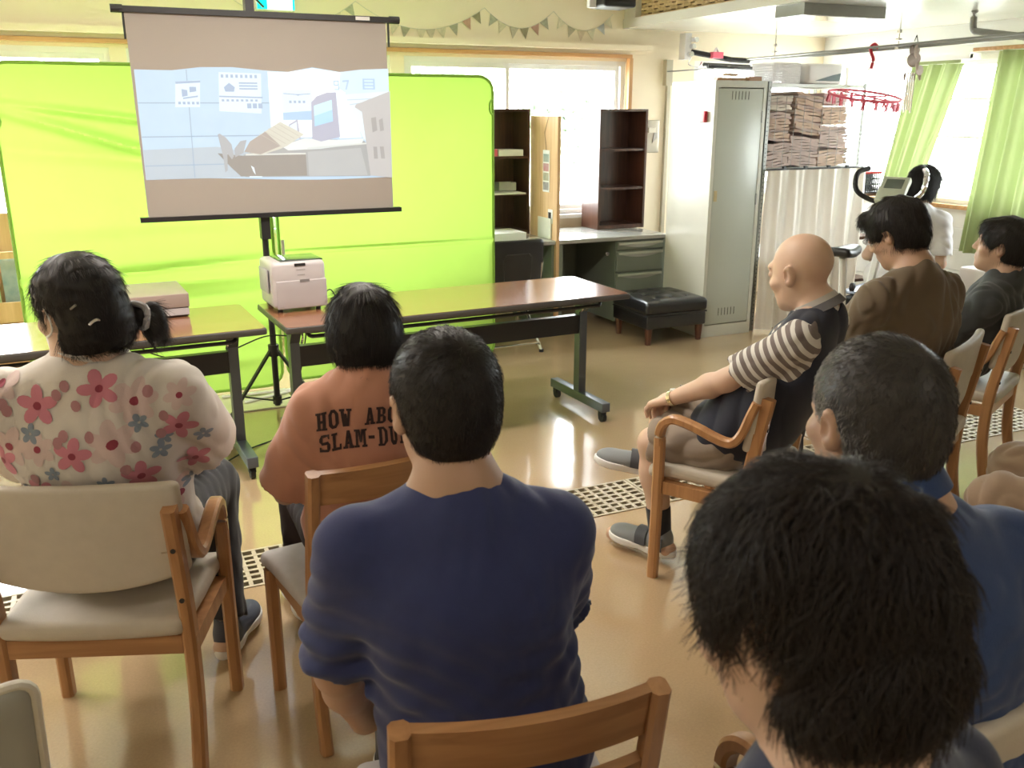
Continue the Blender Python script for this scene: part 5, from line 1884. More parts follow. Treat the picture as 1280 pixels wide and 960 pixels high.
        for w_ in bottom.get('wr', [wrinkles(3, .003, .08)]):
            G.disp(w_)
        V, Q = G.mesh()
        info['trousers'] = mesh_obj(bottom.get('name', 'trousers'), V, Q, bottom['mat'], body)
    # ---- shoes
    if shoes:
        for A, T, sx in ((J['ankL'], J['toeL'], -1), (J['ankR'], J['toeR'], 1)):
            make_shoe(body, A, T, shoes)
    # ---- hair
    if hair:
        make_hair(body, info, hair)
    if extras:
        extras(info)
    return info


def make_shoe(body, A, T, sh):
    d = _n((T - A) * [1, 1, sh.get('tilt', 0) if sh.get('tilt', 0) else 0] if not sh.get('free') else (T - A))
    if sh.get('free'):
        d = _n(T - (A + [0, 0, -.06]))
    side = _n(np.cross(d, [0, 0, 1]))
    n = np.cross(side, d)
    heel = A - n * .058 - d * .045

    def q(x, y, z):
        return heel + side * x + d * y + n * z
    F = Field(*bounds([q(-.06, -.03, -.03), q(.06, .29, .12), q(-.06, .29, -.03), q(.06, -.03, .12)], .02), .0035)
    R = np.stack([side, d, n], 1)
    F.op(ell_p(q(0, .19, .018), (.046, .075, .034), R), .02)
    F.op(ell_p(q(0, .09, .022), (.038, .085, .042), R), .03)
    F.op(ell_p(q(0, .035, .035), (.034, .038, .045), R), .03)
    F.op(seg_p(q(0, .035, .06), q(0, .045, .085), .036, .038), .02)
    F.op(seg_p(q(0, .05, .075), q(0, .04, .14), .030, .034), .006, 's')
    F.cut(q(0, 0, .0), -n)
    V, Q = F.mesh()
    up_ = mesh_obj('shoe', V, Q, sh['mat'], body)
    F = Field(*bounds([q(-.06, -.03, -.03), q(.06, .29, .06), q(-.06, .29, -.03), q(.06, -.03, .06)], .02), .0035)
    F.op(ell_p(q(0, .19, .005), (.050, .082, .05), R), .01)
    F.op(ell_p(q(0, .06, .005), (.042, .085, .05), R), .03)
    F.cut(q(0, 0, .016), n)
    F.cut(q(0, 0, -.012), -n)
    V, Q = F.mesh()
    mesh_obj('sole', V, Q, sh['sole'], up_)
    if sh.get('strap'):
        for y0, w in ((.115, .045), (.03, .02)):
            mb = MB()
            mb.sheet(lambda u, v: tuple(q(.0435 * math.cos(math.pi * (1 - u)) * 1.02, y0 + w * (v - .5) + .02 * (u - .5), .016 + (.052 if y0 > .1 else .06) * math.sin(math.pi * u) ** .7)), 18, 3, .004)
            mb.build('strap', sh['strap'], up_)
    if sh.get('sock'):
        u = _n(sh['sock_dir']) if 'sock_dir' in sh else np.array([0, 0, 1.0])


def make_hair(body, info, h):
    hp, HR, hs = info['hp'], info['HR'], info['hs']
    t = h.get('t', .012)
    Hc = info['J']['head']
    R = h.get('reach', .20)
    F = Field(Hc - R, Hc + R, h.get('vox', .004))
    F.op(ell_p(hp(0, -.014, .036), (np.array([.0775, .097, .086]) + t) * hs, HR), .02)
    F.op(ell_p(hp(0, -.045, -.02), (np.array([.064, .058, .062]) + t * .7) * hs, HR), .03)
    for kind, c, r, k in h.get('add', []):
        F.op(ell_p(hp(*c), np.array(r) * hs, HR), k, kind)
    # face opening, ears, nape
    fc = h.get('face', ((0, .120, -.030), (.082, .088, .098)))
    F.op(ell_p(hp(*fc[0]), np.array(fc[1]) * hs, HR), .015, 's')
    if h.get('ears', True):
        for sx in (-1, 1):
            F.op(ell_p(hp(sx * .092, .006, -.022), np.array([.035, .030, .036]) * hs, HR), .012, 's')
            F.op(ell_p(hp(sx * .085, .045, -.075), np.array([.05, .055, .06]) * hs, HR), .012, 's')
    nz = h.get('nape', -.078)
    F.cut(hp(0, 0, nz), HR @ np.array([0, h.get('nape_n', .25), -1.0]))
    F.disp(wrinkles(h.get('seed', 1), h.get('amp', .003), h.get('wl', .035), n=6, ridge=False))
    V, Q = F.mesh()
    cap = mesh_obj('hair', V, Q, h['mat'], body)
    n = h.get('strands', 5000)
    if not n:
        return
    # strands rooted on the cap
    a, b, c, d = V[Q[:, 0]], V[Q[:, 1]], V[Q[:, 2]], V[Q[:, 3]]
    nr = np.cross(c - a, d - b)
    ar = np.linalg.norm(nr, axis=1)
    nr = nr / (ar[:, None] + 1e-12)
    rs = np.random.RandomState(h.get('seed', 1))
    pick = rs.choice(len(Q), n, p=ar / ar.sum())
    u, v = rs.rand(n, 1), rs.rand(n, 1)
    P = (a[pick] * (1 - u) + b[pick] * u) * (1 - v) + (d[pick] * (1 - u) + c[pick] * u) * v
    N_ = nr[pick]
    ctr = Hc
    flip = np.sum(N_ * (P - ctr), axis=1) < -.05
    N_[flip] *= -1
    crown = hp(*h.get('crown', (0, -.055, .115)))
    C = P - crown
    C /= np.linalg.norm(C, axis=1, keepdims=True) + 1e-6
    C = C + np.array([0, 0, -1.0]) * h.get('gravity', .6)
    C = C - N_ * np.sum(C * N_, axis=1, keepdims=True)
    C /= np.linalg.norm(C, axis=1, keepdims=True) + 1e-6
    side = np.cross(N_, C)
    L = h.get('len', .035) * (.5 + rs.rand(n, 1))
    # clumpy direction noise
    fr = 2 * math.pi / h.get('clump', .03)
    ang = h.get('mess', .35) * (np.sin(P[:, 0:1] * fr + 2 * np.sin(P[:, 2:3] * fr * .7)) + .6 * rs.normal(size=(n, 1)))
    C = C * np.cos(ang) + side * np.sin(ang)
    lift = h.get('lift', .25) * (.4 + rs.rand(n, 1))
    pts = []
    K = 5
    for i in range(K):
        q = i / (K - 1)
        pts.append(P - N_ * .003 + C * L * q + N_ * L * lift * (q * (1.6 - q)) + np.array([0, 0, -1.0]) * L * h.get('droop', .25) * q * q)
    A = np.stack(pts, 1).reshape(-1, 3).astype(np.float32)
    hc = bpy.data.hair_curves.new('hair_strands')
    hc.add_curves([K] * n)
    hc.attributes['position'].data.foreach_set('vector', A.ravel())
    ra_ = hc.attributes.new('radius', 'FLOAT', 'POINT')
    rr = np.tile(np.linspace(1, .35, K), n).astype(np.float32) * h.get('rad', .00045)
    ra_.data.foreach_set('value', rr)
    hc.materials.append(h.get('smat', h['mat']))
    o = bpy.data.objects.new('hair_strands', hc)
    COL.objects.link(o)
    o.parent = cap
    o['kind'] = 'stuff'


def fabric(name, col, rough=.8, sheen=.2, bump=.25, var=.03, sc=25):
    return mat(name, col, rough, var=var, nscale=sc, bump=bump, bscale=500, sheen=sheen)


def grad_mat(name, c1, c2, axis, org, d0, d1):
    """hair colour that greys towards the temple on one side"""
    m, N, L, b = new_mat(name)
    tc = N.new('ShaderNodeTexCoord')
    sb = N.new('ShaderNodeVectorMath')
    sb.operation = 'SUBTRACT'
    sb.inputs[1].default_value = org
    L.new(tc.outputs['Object'], sb.inputs[0])
    dp = N.new('ShaderNodeVectorMath')
    dp.operation = 'DOT_PRODUCT'
    dp.inputs[1].default_value = tuple(_n(axis))
    L.new(sb.outputs['Vector'], dp.inputs[0])
    no = N.new('ShaderNodeTexNoise')
    no.inputs['Scale'].default_value = 70
    L.new(tc.outputs['Object'], no.inputs['Vector'])
    ad = N.new('ShaderNodeMath')
    ad.operation = 'MULTIPLY_ADD'
    ad.inputs[1].default_value = .16
    L.new(no.outputs['Fac'], ad.inputs[0])
    L.new(dp.outputs['Value'], ad.inputs[2])
    mr = N.new('ShaderNodeMapRange')
    mr.inputs['From Min'].default_value = d0 + .08
    mr.inputs['From Max'].default_value = d1 + .08
    L.new(ad.outputs[0], mr.inputs['Value'])
    mx = N.new('ShaderNodeMix')
    mx.data_type = 'RGBA'
    mx.inputs['A'].default_value = (*c1, 1)
    mx.inputs['B'].default_value = (*c2, 1)
    L.new(mr.outputs['Result'], mx.inputs['Factor'])
    L.new(mx.outputs['Result'], b.inputs['Base Color'])
    b.inputs['Roughness'].default_value = .45
    return m


def put_print(shirt, name, polys, m, y0=-1.0, dens=.006, off=.0022, dirv=(0, 1, 0), origin=None):
    """project flat artwork (x,z polygons) onto a garment from behind, as thin print lying on the cloth"""
    me = shirt.data
    bvh = BVHTree.FromPolygons([v.co[:] for v in me.vertices], [p.vertices[:] for p in me.polygons])
    D = Vector(dirv).normalized()
    V, F = [], []
    for poly in polys:
        P = np.array(poly, float)
        c = P.mean(0)
        rings = max(1, int(np.linalg.norm(P - c, axis=1).max() / dens))
        # densify the outline
        out = []
        for i in range(len(P)):
            a, b = P[i], P[(i + 1) % len(P)]
            k = max(1, int(np.linalg.norm(b - a) / dens))
            for j in range(k):
                out.append(a + (b - a) * j / k)
        m_ = len(out)
        st = len(V)
        ok = True
        tmp = []
        for r in range(rings + 1):
            for q in out:
                w = c + (q - c) * (r / rings)
                O = Vector((w[0], y0, w[1])) if origin is None else Vector(origin) + Vector((w[0], w[1], 0))
                if origin is not None:
                    ax, az = origin_axes(D)
                    O = Vector(origin) + ax * w[0] + az * w[1] - D * .5
                hit = bvh.ray_cast(O, D, 2.5)
                if hit[0] is None:
                    ok = False
                    break
                tmp.append(hit[0] + hit[1] * (off if hit[1].dot(D) < 0 else -off))
            if not ok:
                break
        if not ok:
            continue
        # reject polygons stretched over an edge
        T = np.array([t[:] for t in tmp])
        if np.ptp(T @ np.array(D)) > .09:
            continue
        V.extend([t[:] for t in tmp])
        for r in range(rings):
            for i in range(m_):
                j = (i + 1) % m_
                F.append((st + r * m_ + i, st + r * m_ + j, st + (r + 1) * m_ + j, st + (r + 1) * m_ + i))
    mb = MB()
    mb.add(V, F)
    o = mb.build(name, m, shirt)
    o['kind'] = 'stuff'
    return o


def origin_axes(D):
    az = Vector((0, 0, 1))
    ax = D.cross(az).normalized()
    return ax, ax.cross(D).normalized()


HK, HG = M['hair'], M['hair_grey']
M['hair_s'] = mat('black_hair_strand', (.016, .013, .012), .42, var=.1, nscale=30, spec=.4)
M['hair_b'] = mat('brown_black_hair_strand', (.018, .013, .011), .42, var=.2, nscale=30, spec=.4)
M['eye_m'] = mat('dark_eye', (.02, .015, .012), .15)
M['brow_m'] = mat('dark_eyebrow', (.03, .025, .022), .8)
M['greybrow_m'] = mat('grey_eyebrow', (.25, .20, .17), .8)


def face_bits(info, brow=None):
    hp, body, hs = info['hp'], info['body'], info['hs']
    for sx in (-1, 1):
        mb = MB()
        a, b, c = hp(sx * .044, .0800, .008), hp(sx * .034, .0885, .011), hp(sx * .024, .0885, .008)
        mb.tube([tuple(a), tuple(b), tuple(c)], .0028 * hs, 6, scale=[.4, 1, .4])
        mb.build('eye', M['eye_m'], body)
        pts = [hp(sx * .048, .074, .028), hp(sx * .036, .0865, .034), hp(sx * .020, .0915, .030)]
        MB().tube([tuple(x) for x in pts], .0035 * hs, 6, scale=[.5, 1, .7], upv=(0, 1, 0)).build('eyebrow', brow or M['brow_m'], body)


# ------------------------------------------------------------ 1. woman in the flowered top
M['floral_cloth'] = fabric('off_white_floral_cloth', (.62, .58, .53), .85)
M['black_trouser'] = fabric('black_trouser_cloth', (.018, .018, .022), .85)
M['white_sole'] = mat('white_shoe_sole', (.75, .75, .75), .5)
w1 = person('woman with a low black ponytail in a pink-flowered white top', (.006, 2.48, 0), rad(-16), M['skin_l'],
            dict(headw=(-.042, 2.275, 1.150), nback=.02, hyaw=54, hpitch=8, hroll=3, shw=.190, shdrop=.080, bulk=1.14, ehL=(-.8, -.2, -1), ehR=(.8, -.2, -1), wrL=(-.15, .18, .62), wrR=(.15, .18, .62), kneeR=(.16, .33, .49), ankR=(.20, .14, .095), toeR=(.24, .33, .035)),
            dict(mat=M['floral_cloth'], sleeve=.88, flare=.036, fit=.022, hem=.50, neck_r=.062, wr=[wrinkles(11, .006, .16, (1, .6, .6), ridge=False), wrinkles(12, .0050, .10, (1.3, 1, .35))], collar=M['floral_cloth'], collar_h=.02),
            dict(mat=M['black_trouser']),
            dict(mat=HK, smat=M['hair_s'], t=.012, strands=9000, len=.032, lift=.03, mess=.25, droop=.05, crown=(0, .0, .115), gravity=.5, nape=-.085, seed=4, rad=.0005,
                 add=[('u', (.03, -.05, -.045), (.062, .060, .055), .03), ('u', (-.03, -.02, -.05), (.055, .06, .06), .03), ('u', (.100, -.085, -.040), (.020, .024, .026), .015), ('u', (.122, -.092, -.055), (.026, .028, .044), .01), ('u', (.118, -.09, -.085), (.022, .024, .026), .02)], face=((0, .118, -.035), (.088, .100, .105)), reach=.23),
            dict(mat=mat('navy_shoe_upper', (.06, .07, .10), .6), sole=M['white_sole']))
hp = w1['hp']
pw = hp(.098, -.082, -.040)
MB().tube([tuple(hp(.090 + .004 * math.sin(a * 3), -.080 + .030 * math.cos(a), -.038 + .030 * math.sin(a))) for a in np.linspace(0, 2 * math.pi, 19)[:-1]], .008, 8, closed=True).build('hair_tie', mat('grey_sheer_scrunchie', (.42, .42, .44), .5), w1['body'])
MB().tube([tuple(hp(-.045 + .016 * t_, -.102 - .006 * (1 - t_ * t_), -.015 - .008 * t_ * t_)) for t_ in np.linspace(-1, 1, 7)], .0035, 6).build('hair_clip', mat('silver_clip', (.8, .8, .8), .2, metal=.8), w1['body'])
MB().tube([tuple(hp(-.078, -.090 + .010 * t_, .022 - .004 * t_)) for t_ in np.linspace(-1, 1, 5)], .0025, 6).build('hair_clip', mat('dull_clip', (.30, .30, .30), .3, metal=.6), w1['body'])
mk = [tuple(hp(-.078, .012, .028)), tuple(hp(-.083, .004, .030)), tuple(hp(-.088, -.012, .010)), tuple(hp(-.086, -.012, -.018)), tuple(hp(-.078, .01, -.035)), tuple(hp(-.066, .045, -.045))]
MB().tube(smooth_path(mk, 4), .0025, 6).build('mask_loop', M['paper'], w1['body'])
MB().sheet(lambda u, v: tuple(hp(-.060 + .12 * u, .048 + .062 * math.sin(math.pi * u) ** .7 * (1 - .15 * v), -.020 - .075 * v)), 14, 6, .002).build('face_mask', M['paper'], w1['body'])


def flower(cx, cz, r, rot=0, n=5):
    out = []
    for k in range(n):
        a = rot + k * 2 * math.pi / n
        c, s_ = math.cos(a), math.sin(a)
        out.append([(cx + c * r * (.56 + .46 * math.cos(q)) - s_ * r * .30 * math.sin(q), cz + s_ * r * (.56 + .46 * math.cos(q)) + c * r * .30 * math.sin(q)) for q in np.linspace(0, 2 * math.pi, 13)[:-1]])
    return out


def disc(cx, cz, r, k=1.0):
    return [(cx + r * math.cos(q), cz + r * k * math.sin(q)) for q in np.linspace(0, 2 * math.pi, 11)[:-1]]


PF = fabric('pink_petal_print', (.55, .20, .26), .85)
PL = fabric('pale_pink_petal_print', (.60, .47, .45), .85)
PD = fabric('dark_red_print', (.28, .04, .07), .85)
PB2 = fabric('blue_grey_print', (.22, .27, .33), .85)
big = [(-.075, .955, .046, .3), (.06, .990, .044, .6), (-.005, .845, .042, .1), (.215, .885, .040, 1.0), (-.175, .82, .040, .5), (.125, .775, .040, .2), (-.095, .745, .040, .9), (.225, .77, .036, .4), (-.205, .93, .040, .2), (.02, .72, .036, .7), (-.25, .84, .036, .1)]
pale = [(.130, .955, .052, .2), (.080, .865, .056, .7), (-.155, 1.0, .04, .3), (.225, .96, .035, .2), (-.08, .86, .04, .5), (-.15, .86, .050, .1), (-.03, .735, .05, .5), (.18, .68, .045, .3), (-.19, .70, .045, .8)]
blue = [(-.095, .893, .024, .2), (.135, .905, .022, .7), (-.055, .80, .018, .3), (.17, .83, .022, .1), (-.23, .89, .022, .4), (.255, .84, .02, .2), (-.20, .86, .02, .5), (.055, .77, .02, .3), (-.13, .745, .02, .9), (.18, .86, .02, .2), (.20, .70, .018, .1), (.0, .68, .02, .6)]
berry = [(-.142, .945), (.188, .915), (-.033, .875), (.125, .85), (.175, .87), (-.01, 1.0), (.16, .975), (.035, .885), (-.03, .98), (-.02, .89), (.10, .80), (-.10, .785), (.13, .70), (.01, .955), (-.15, .96)]
sh_ = w1['shirt']
put_print(sh_, 'flower_print', [q for x, z, r, a in big for q in flower(x, z, r, a)], PF)
put_print(sh_, 'pale_flower_print', [q for x, z, r, a in pale for q in flower(x, z, r, a, 6)], PL, off=.0016)
put_print(sh_, 'blue_flower_print', [q for x, z, r, a in blue for q in flower(x, z, r, a)], PB2, off=.0020)
put_print(sh_, 'flower_centre_print', [disc(x, z, r * .2) for x, z, r, a in big + pale], PD, off=.003)
put_print(sh_, 'berry_print', [disc(x, z, .011, 1.25) for x, z in berry], fabric('dusty_rose_print', (.40, .20, .22), .85), off=.0026)

# ------------------------------------------------------------ 2. person in the salmon T-shirt
M['salmon'] = fabric('salmon_tshirt_cloth', (.52, .25, .165), .85)
c2 = person('person with bobbed black hair in a salmon T-shirt with dark lettering', (.585, 2.30, 0), rad(-6), M['skin_l'],
            dict(headw=(.592, 2.17, 1.062), hyaw=2, hpitch=12, ndrop=.114, shw=.132, shdrop=.072, bulk=.80, hscale=.88, wrL=(-.13, .16, .56), wrR=(.13, .16, .56), ehL=(-.6, -.3, -1), ehR=(.6, -.3, -1)),
            dict(mat=M['salmon'], sleeve=.88, flare=.026, fit=.022, hem=.46, neck_r=.056, wr=[wrinkles(21, .004, .14, (1.4, .6, .3), ridge=False), wrinkles(22, .003, .09, (1.2, 1, .5))], collar=M['salmon']),
            dict(mat=mat('dark_shorts_cloth', (.03, .02, .02), .8)),
            dict(mat=HK, smat=M['hair_s'], t=.016, ears=False, nape=-.105, nape_n=.12, strands=9000, len=.045, lift=.03, mess=.12, droop=.1, gravity=1.2, crown=(0, -.03, .125), seed=6, rad=.0005, amp=.0015,
                 add=[('u', (0, -.03, -.055), (.088, .080, .065), .04), ('u', (0, -.02, .0), (.095, .092, .08), .03)], face=((0, .115, -.04), (.075, .085, .10)), reach=.2),
            dict(mat=mat('grey_shoe', (.2, .2, .22), .6), sole=M['white_sole']))


# slab-serif letters built from strokes on a 4x6 cell
def R4(x0, z0, x1, z1):
    return [(x0, z0), (x1, z0), (x1, z1), (x0, z1)]


def letter(ch):
    s, w, h = [], 4.0, 6.0
    t, e = 1.15, .75
    if ch == 'H':
        s = [R4(.5, 0, .5 + t, h), R4(3.5 - t, 0, 3.5, h), R4(1, 2.6, 3, 3.5), R4(0, 0, 1.95, e), R4(2.05, 0, 4, e), R4(0, h - e, 1.95, h), R4(2.05, h - e, 4, h)]
    elif ch in 'OUD':
        if ch == 'O':
            o = [(1.2, 0), (2.8, 0), (4, 1.3), (4, 4.7), (2.8, 6), (1.2, 6), (0, 4.7), (0, 1.3)]
            i = [(1.7, 1), (2.3, 1), (2.7, 1.7), (2.7, 4.3), (2.3, 5), (1.7, 5), (1.3, 4.3), (1.3, 1.7)]
            s = [[o[k], o[(k + 1) % 8], i[(k + 1) % 8], i[k]] for k in range(8)]
        elif ch == 'U':
            s = [R4(.5, 1.3, .5 + t, h), R4(3.5 - t, 1.3, 3.5, h), R4(0, h - e, 1.9, h), R4(2.1, h - e, 4, h), [(.5, 1.35), (1.3, 0), (2.7, 0), (3.5, 1.35), (2.4, 1.35), (2.2, 1.0), (1.8, 1.0), (1.6, 1.35)]]
            s[-1] = [(.5, 1.35), (1.3, 0), (2.7, 0), (3.5, 1.35)]
        else:
            s = [R4(.5, 0, .5 + t, h), R4(0, 0, 2.6, e), R4(0, h - e, 2.6, h), [(2.4, 0), (3.9, 1.4), (2.7, 1.9), (2.2, .8)], [(3.9, 1.4), (3.9, 4.6), (2.7, 4.2), (2.7, 1.9)], [(3.9, 4.6), (2.4, 6), (2.2, 5.2), (2.7, 4.2)]]
    elif ch == 'W':
        s = [[(.2, 6), (1.5, 6), (1.9, 0), (.9, 0)], [(1.5, 0), (2.1, 0), (2.4, 4.4), (1.6, 4.4)], [(1.9, 4.4), (2.5, 4.4), (3.1, 0), (2.1, 0)], [(2.5, 0), (3.2, 0), (3.9, 6), (3.0, 6)], R4(-.2, h - e, 1.8, h), R4(2.5, h - e, 4.4, h)]
    elif ch == 'A':
        s = [[(.4, 0), (1.5, 0), (2.3, 6), (1.5, 6)], [(1.8, 6), (2.7, 6), (3.7, 0), (2.5, 0)], R4(1.2, 1.4, 2.9, 2.2), R4(-.1, 0, 1.8, e), R4(2.2, 0, 4.1, e)]
    elif ch == 'B':
        s = [R4(.5, 0, .5 + t, h), R4(0, 0, 2.8, .85), R4(0, 5.15, 2.7, h), R4(1.2, 2.6, 2.8, 3.45), [(2.6, 0), (3.8, .8), (3.8, 2.4), (2.8, 3.2), (2.5, 2.6), (2.6, .8)], [(2.6, 3.0), (3.6, 3.7), (3.6, 5.2), (2.6, 6), (2.4, 5.2), (2.4, 3.5)]]
    elif ch == 'T':
        s = [R4(2 - t / 2, 0, 2 + t / 2, h), R4(.1, h - .9, 3.9, h), R4(.1, h - 2, .7, h), R4(3.3, h - 2, 3.9, h), R4(1, 0, 3, e)]
    elif ch == 'S':
        s = [R4(.6, 0, 3.3, .95), R4(.7, 2.55, 3.3, 3.5), R4(.7, 5.05, 3.4, 6), [(0, 4.9), (.7, 6), (1.2, 5.6), (1.2, 3.4), (.7, 2.9), (0, 3.8)], [(4, 1.1), (3.3, 0), (2.8, .4), (2.8, 2.6), (3.3, 3.2), (4, 2.4)], R4(3.2, 4.2, 3.8, 6), R4(.1, 0, .7, 1.8)]
    elif ch == 'L':
        s = [R4(.5, 0, .5 + t, h), R4(0, 0, 3.7, .9), R4(0, h - e, 2.2, h), R4(3.1, 0, 3.8, 2)]
    elif ch == 'M':
        s = [R4(.3, 0, 1.2, h), R4(3.2, 0, 4.2, h), [(1.0, 6), (1.9, 6), (2.5, 2.2), (1.9, 1.4)], [(2.6, 6), (3.5, 6), (2.6, 1.4), (2.0, 2.2)], R4(-.2, 0, 1.7, e), R4(2.7, 0, 4.7, e), R4(-.2, h - e, 1.4, h), R4(3.1, h - e, 4.7, h)]
    elif ch == 'N':
        s = [R4(.5, 0, 1.3, h), R4(2.8, 0, 3.6, h), [(.5, 6), (1.6, 6), (3.6, 0), (2.6, 0)], R4(0, 0, 1.8, e), R4(0, h - e, 1.5, h), R4(2.3, h - e, 4.1, h)]
    elif ch == 'K':
        s = [R4(.5, 0, .5 + t, h), [(1.4, 2.4), (2.5, 6), (3.7, 6), (1.6, 2.2)], [(1.8, 3.6), (2.6, 4.2), (3.9, 0), (2.7, 0)], R4(0, 0, 2.0, e), R4(0, h - e, 2.0, h), R4(2.3, h - e, 4.1, h), R4(2.3, 0, 4.2, e)]
    elif ch == '-':
        s = [R4(.8, 2.5, 3.2, 3.5)]
    return s


def text_polys(txt, x0, x1, z0, hgt, arch=0.0, slope=0.0):
    cw = (x1 - x0) / len(txt)
    out = []
    for i, ch in enumerate(txt):
        for poly in letter(ch):
            q = []
            for x, z in poly:
                X = x0 + cw * (i + .06 + .88 * x / 4.0)
                u = (X - x0) / (x1 - x0) - .5
                q.append((X, z0 + hgt * z / 6.0 + arch * (1 - 4 * u * u) + slope * u))
            out.append(q)
    return out


INK = fabric('dark_brown_print_ink', (.035, .016, .014), .8)
put_print(c2['shirt'], 'lettering', text_polys('HOW ABOUT', -.122, .130, .848, .045, .014), INK, dens=.004)
put_print(c2['shirt'], 'lettering', text_polys('SLAM-DUNK', -.116, .130, .790, .046, .016), INK, dens=.004)

# ------------------------------------------------------------ 3. man in the plain royal blue T-shirt
M['royal'] = fabric('royal_blue_tshirt_cloth', (.024, .037, .130), .85, sc=60)


def blue_wr(X, Y, Z):
    # slanting drag folds low on the back
    m = np.exp(-((Z - .72) / .14) ** 2)
    s = np.sin((Z * 1.0 - np.abs(X) * .35 + .02 * np.sin(X * 14)) * 130 + 2 * np.sin(X * 9))
    s2 = np.sin((Z - X * .8) * 95 + 3 * np.sin(Z * 20))
    return m * (.0024 * s + .0018 * s2) * (.4 + np.abs(X) / .2)


b3 = person('man with short black hair in a plain royal blue T-shirt seen from behind', (.545, 1.31, 0), rad(-14), M['skin_m'],
            dict(headw=(.476, 1.285, 1.140), hyaw=12, hpitch=6, shw=.160, shdrop=.085, bulk=1.03, wrL=(-.21, .12, .46), wrR=(.14, .24, .52), ehL=(-.7, -.5, -.6), ehR=(.45, -.3, -1), hump=.01),
            dict(mat=M['royal'], sleeve=.86, flare=.012, fit=.013, hem=.43, neck_r=.060, wr=[blue_wr, wrinkles(31, .004, .13, ridge=False), wrinkles(32, .0015, .09, (1.3, 1, .4))], collar=M['royal'], vox=.005),
            dict(mat=fabric('dark_olive_trouser', (.03, .032, .028))),
            dict(mat=HK, smat=M['hair_s'], t=.006, strands=20000, len=.010, lift=.55, mess=.4, nape=-.075, seed=8, rad=.00045, amp=.001, crown=(.01, -.075, .10), droop=.0),
            dict(mat=mat('black_shoe', (.03, .03, .03), .6), sole=M['white_sole']), vox=.005)

# ------------------------------------------------------------ 4. bald man
M['navy'] = fabric('navy_vest_cloth', (.010, .014, .030), .8)
M['khaki'] = fabric('khaki_shorts_cloth', (.27, .215, .165), .85)


def stripes(name, c1, c2, axis, freq):
    m, N, L, b = new_mat(name)
    tc = N.new('ShaderNodeTexCoord')
    dp = N.new('ShaderNodeVectorMath')
    dp.operation = 'DOT_PRODUCT'
    a = _n(axis)
    dp.inputs[1].default_value = tuple(a)
    L.new(tc.outputs['Object'], dp.inputs[0])
    mu = N.new('ShaderNodeMath')
    mu.operation = 'MULTIPLY'
    mu.inputs[1].default_value = freq
    L.new(dp.outputs['Value'], mu.inputs[0])
    fr = N.new('ShaderNodeMath')
    fr.operation = 'FRACT'
    L.new(mu.outputs[0], fr.inputs[0])
    gt = N.new('ShaderNodeMath')
    gt.operation = 'GREATER_THAN'
    gt.inputs[1].default_value = .45
    L.new(fr.outputs[0], gt.inputs[0])
    mx = N.new('ShaderNodeMix')
    mx.data_type = 'RGBA'
    mx.inputs['A'].default_value = (*c1, 1)
    mx.inputs['B'].default_value = (*c2, 1)
    L.new(gt.outputs[0], mx.inputs['Factor'])
    L.new(mx.outputs['Result'], b.inputs['Base Color'])
    b.inputs['Roughness'].default_value = .85
    return m


PB4 = dict(headw=(2.075, 2.265, 1.088), hyaw=-13, hpitch=14, nback=.075, ndrop=.118, shw=.160, shdrop=.07, pelvis=(0, .02, .49), bulk=1.04, hscale=1.04,
           wrL=(-.10, .285, .590), wrR=(.02, .26, .58), ehL=(-.5, -.1, -1), ehR=(.5, -.2, -1), hdL=(.35, 1, -.45), hdR=(-.6, .8, -.3), hnL=(0, .45, 1), hnR=(.2, .4, 1),
           kneeL=(-.12, .28, .455), ankL=(-.11, .24, .10), toeL=(-.08, .45, .038), kneeR=(.02, .29, .545), ankR=(-.06, .295, .375), toeR=(-.11, .465, .34), curl=30)
b4 = person('bald man in a navy vest over a striped polo with legs crossed', (1.985, 2.383, 0), rad(30), M['skin_l'], PB4,
            None, dict(mat=M['khaki'], length=-.04, fit=.016, name='shorts', wr=[wrinkles(41, .005, .07, (.6, 1, 1))]), None, None, vox=.0042)
face_bits(b4, M['greybrow_m'])
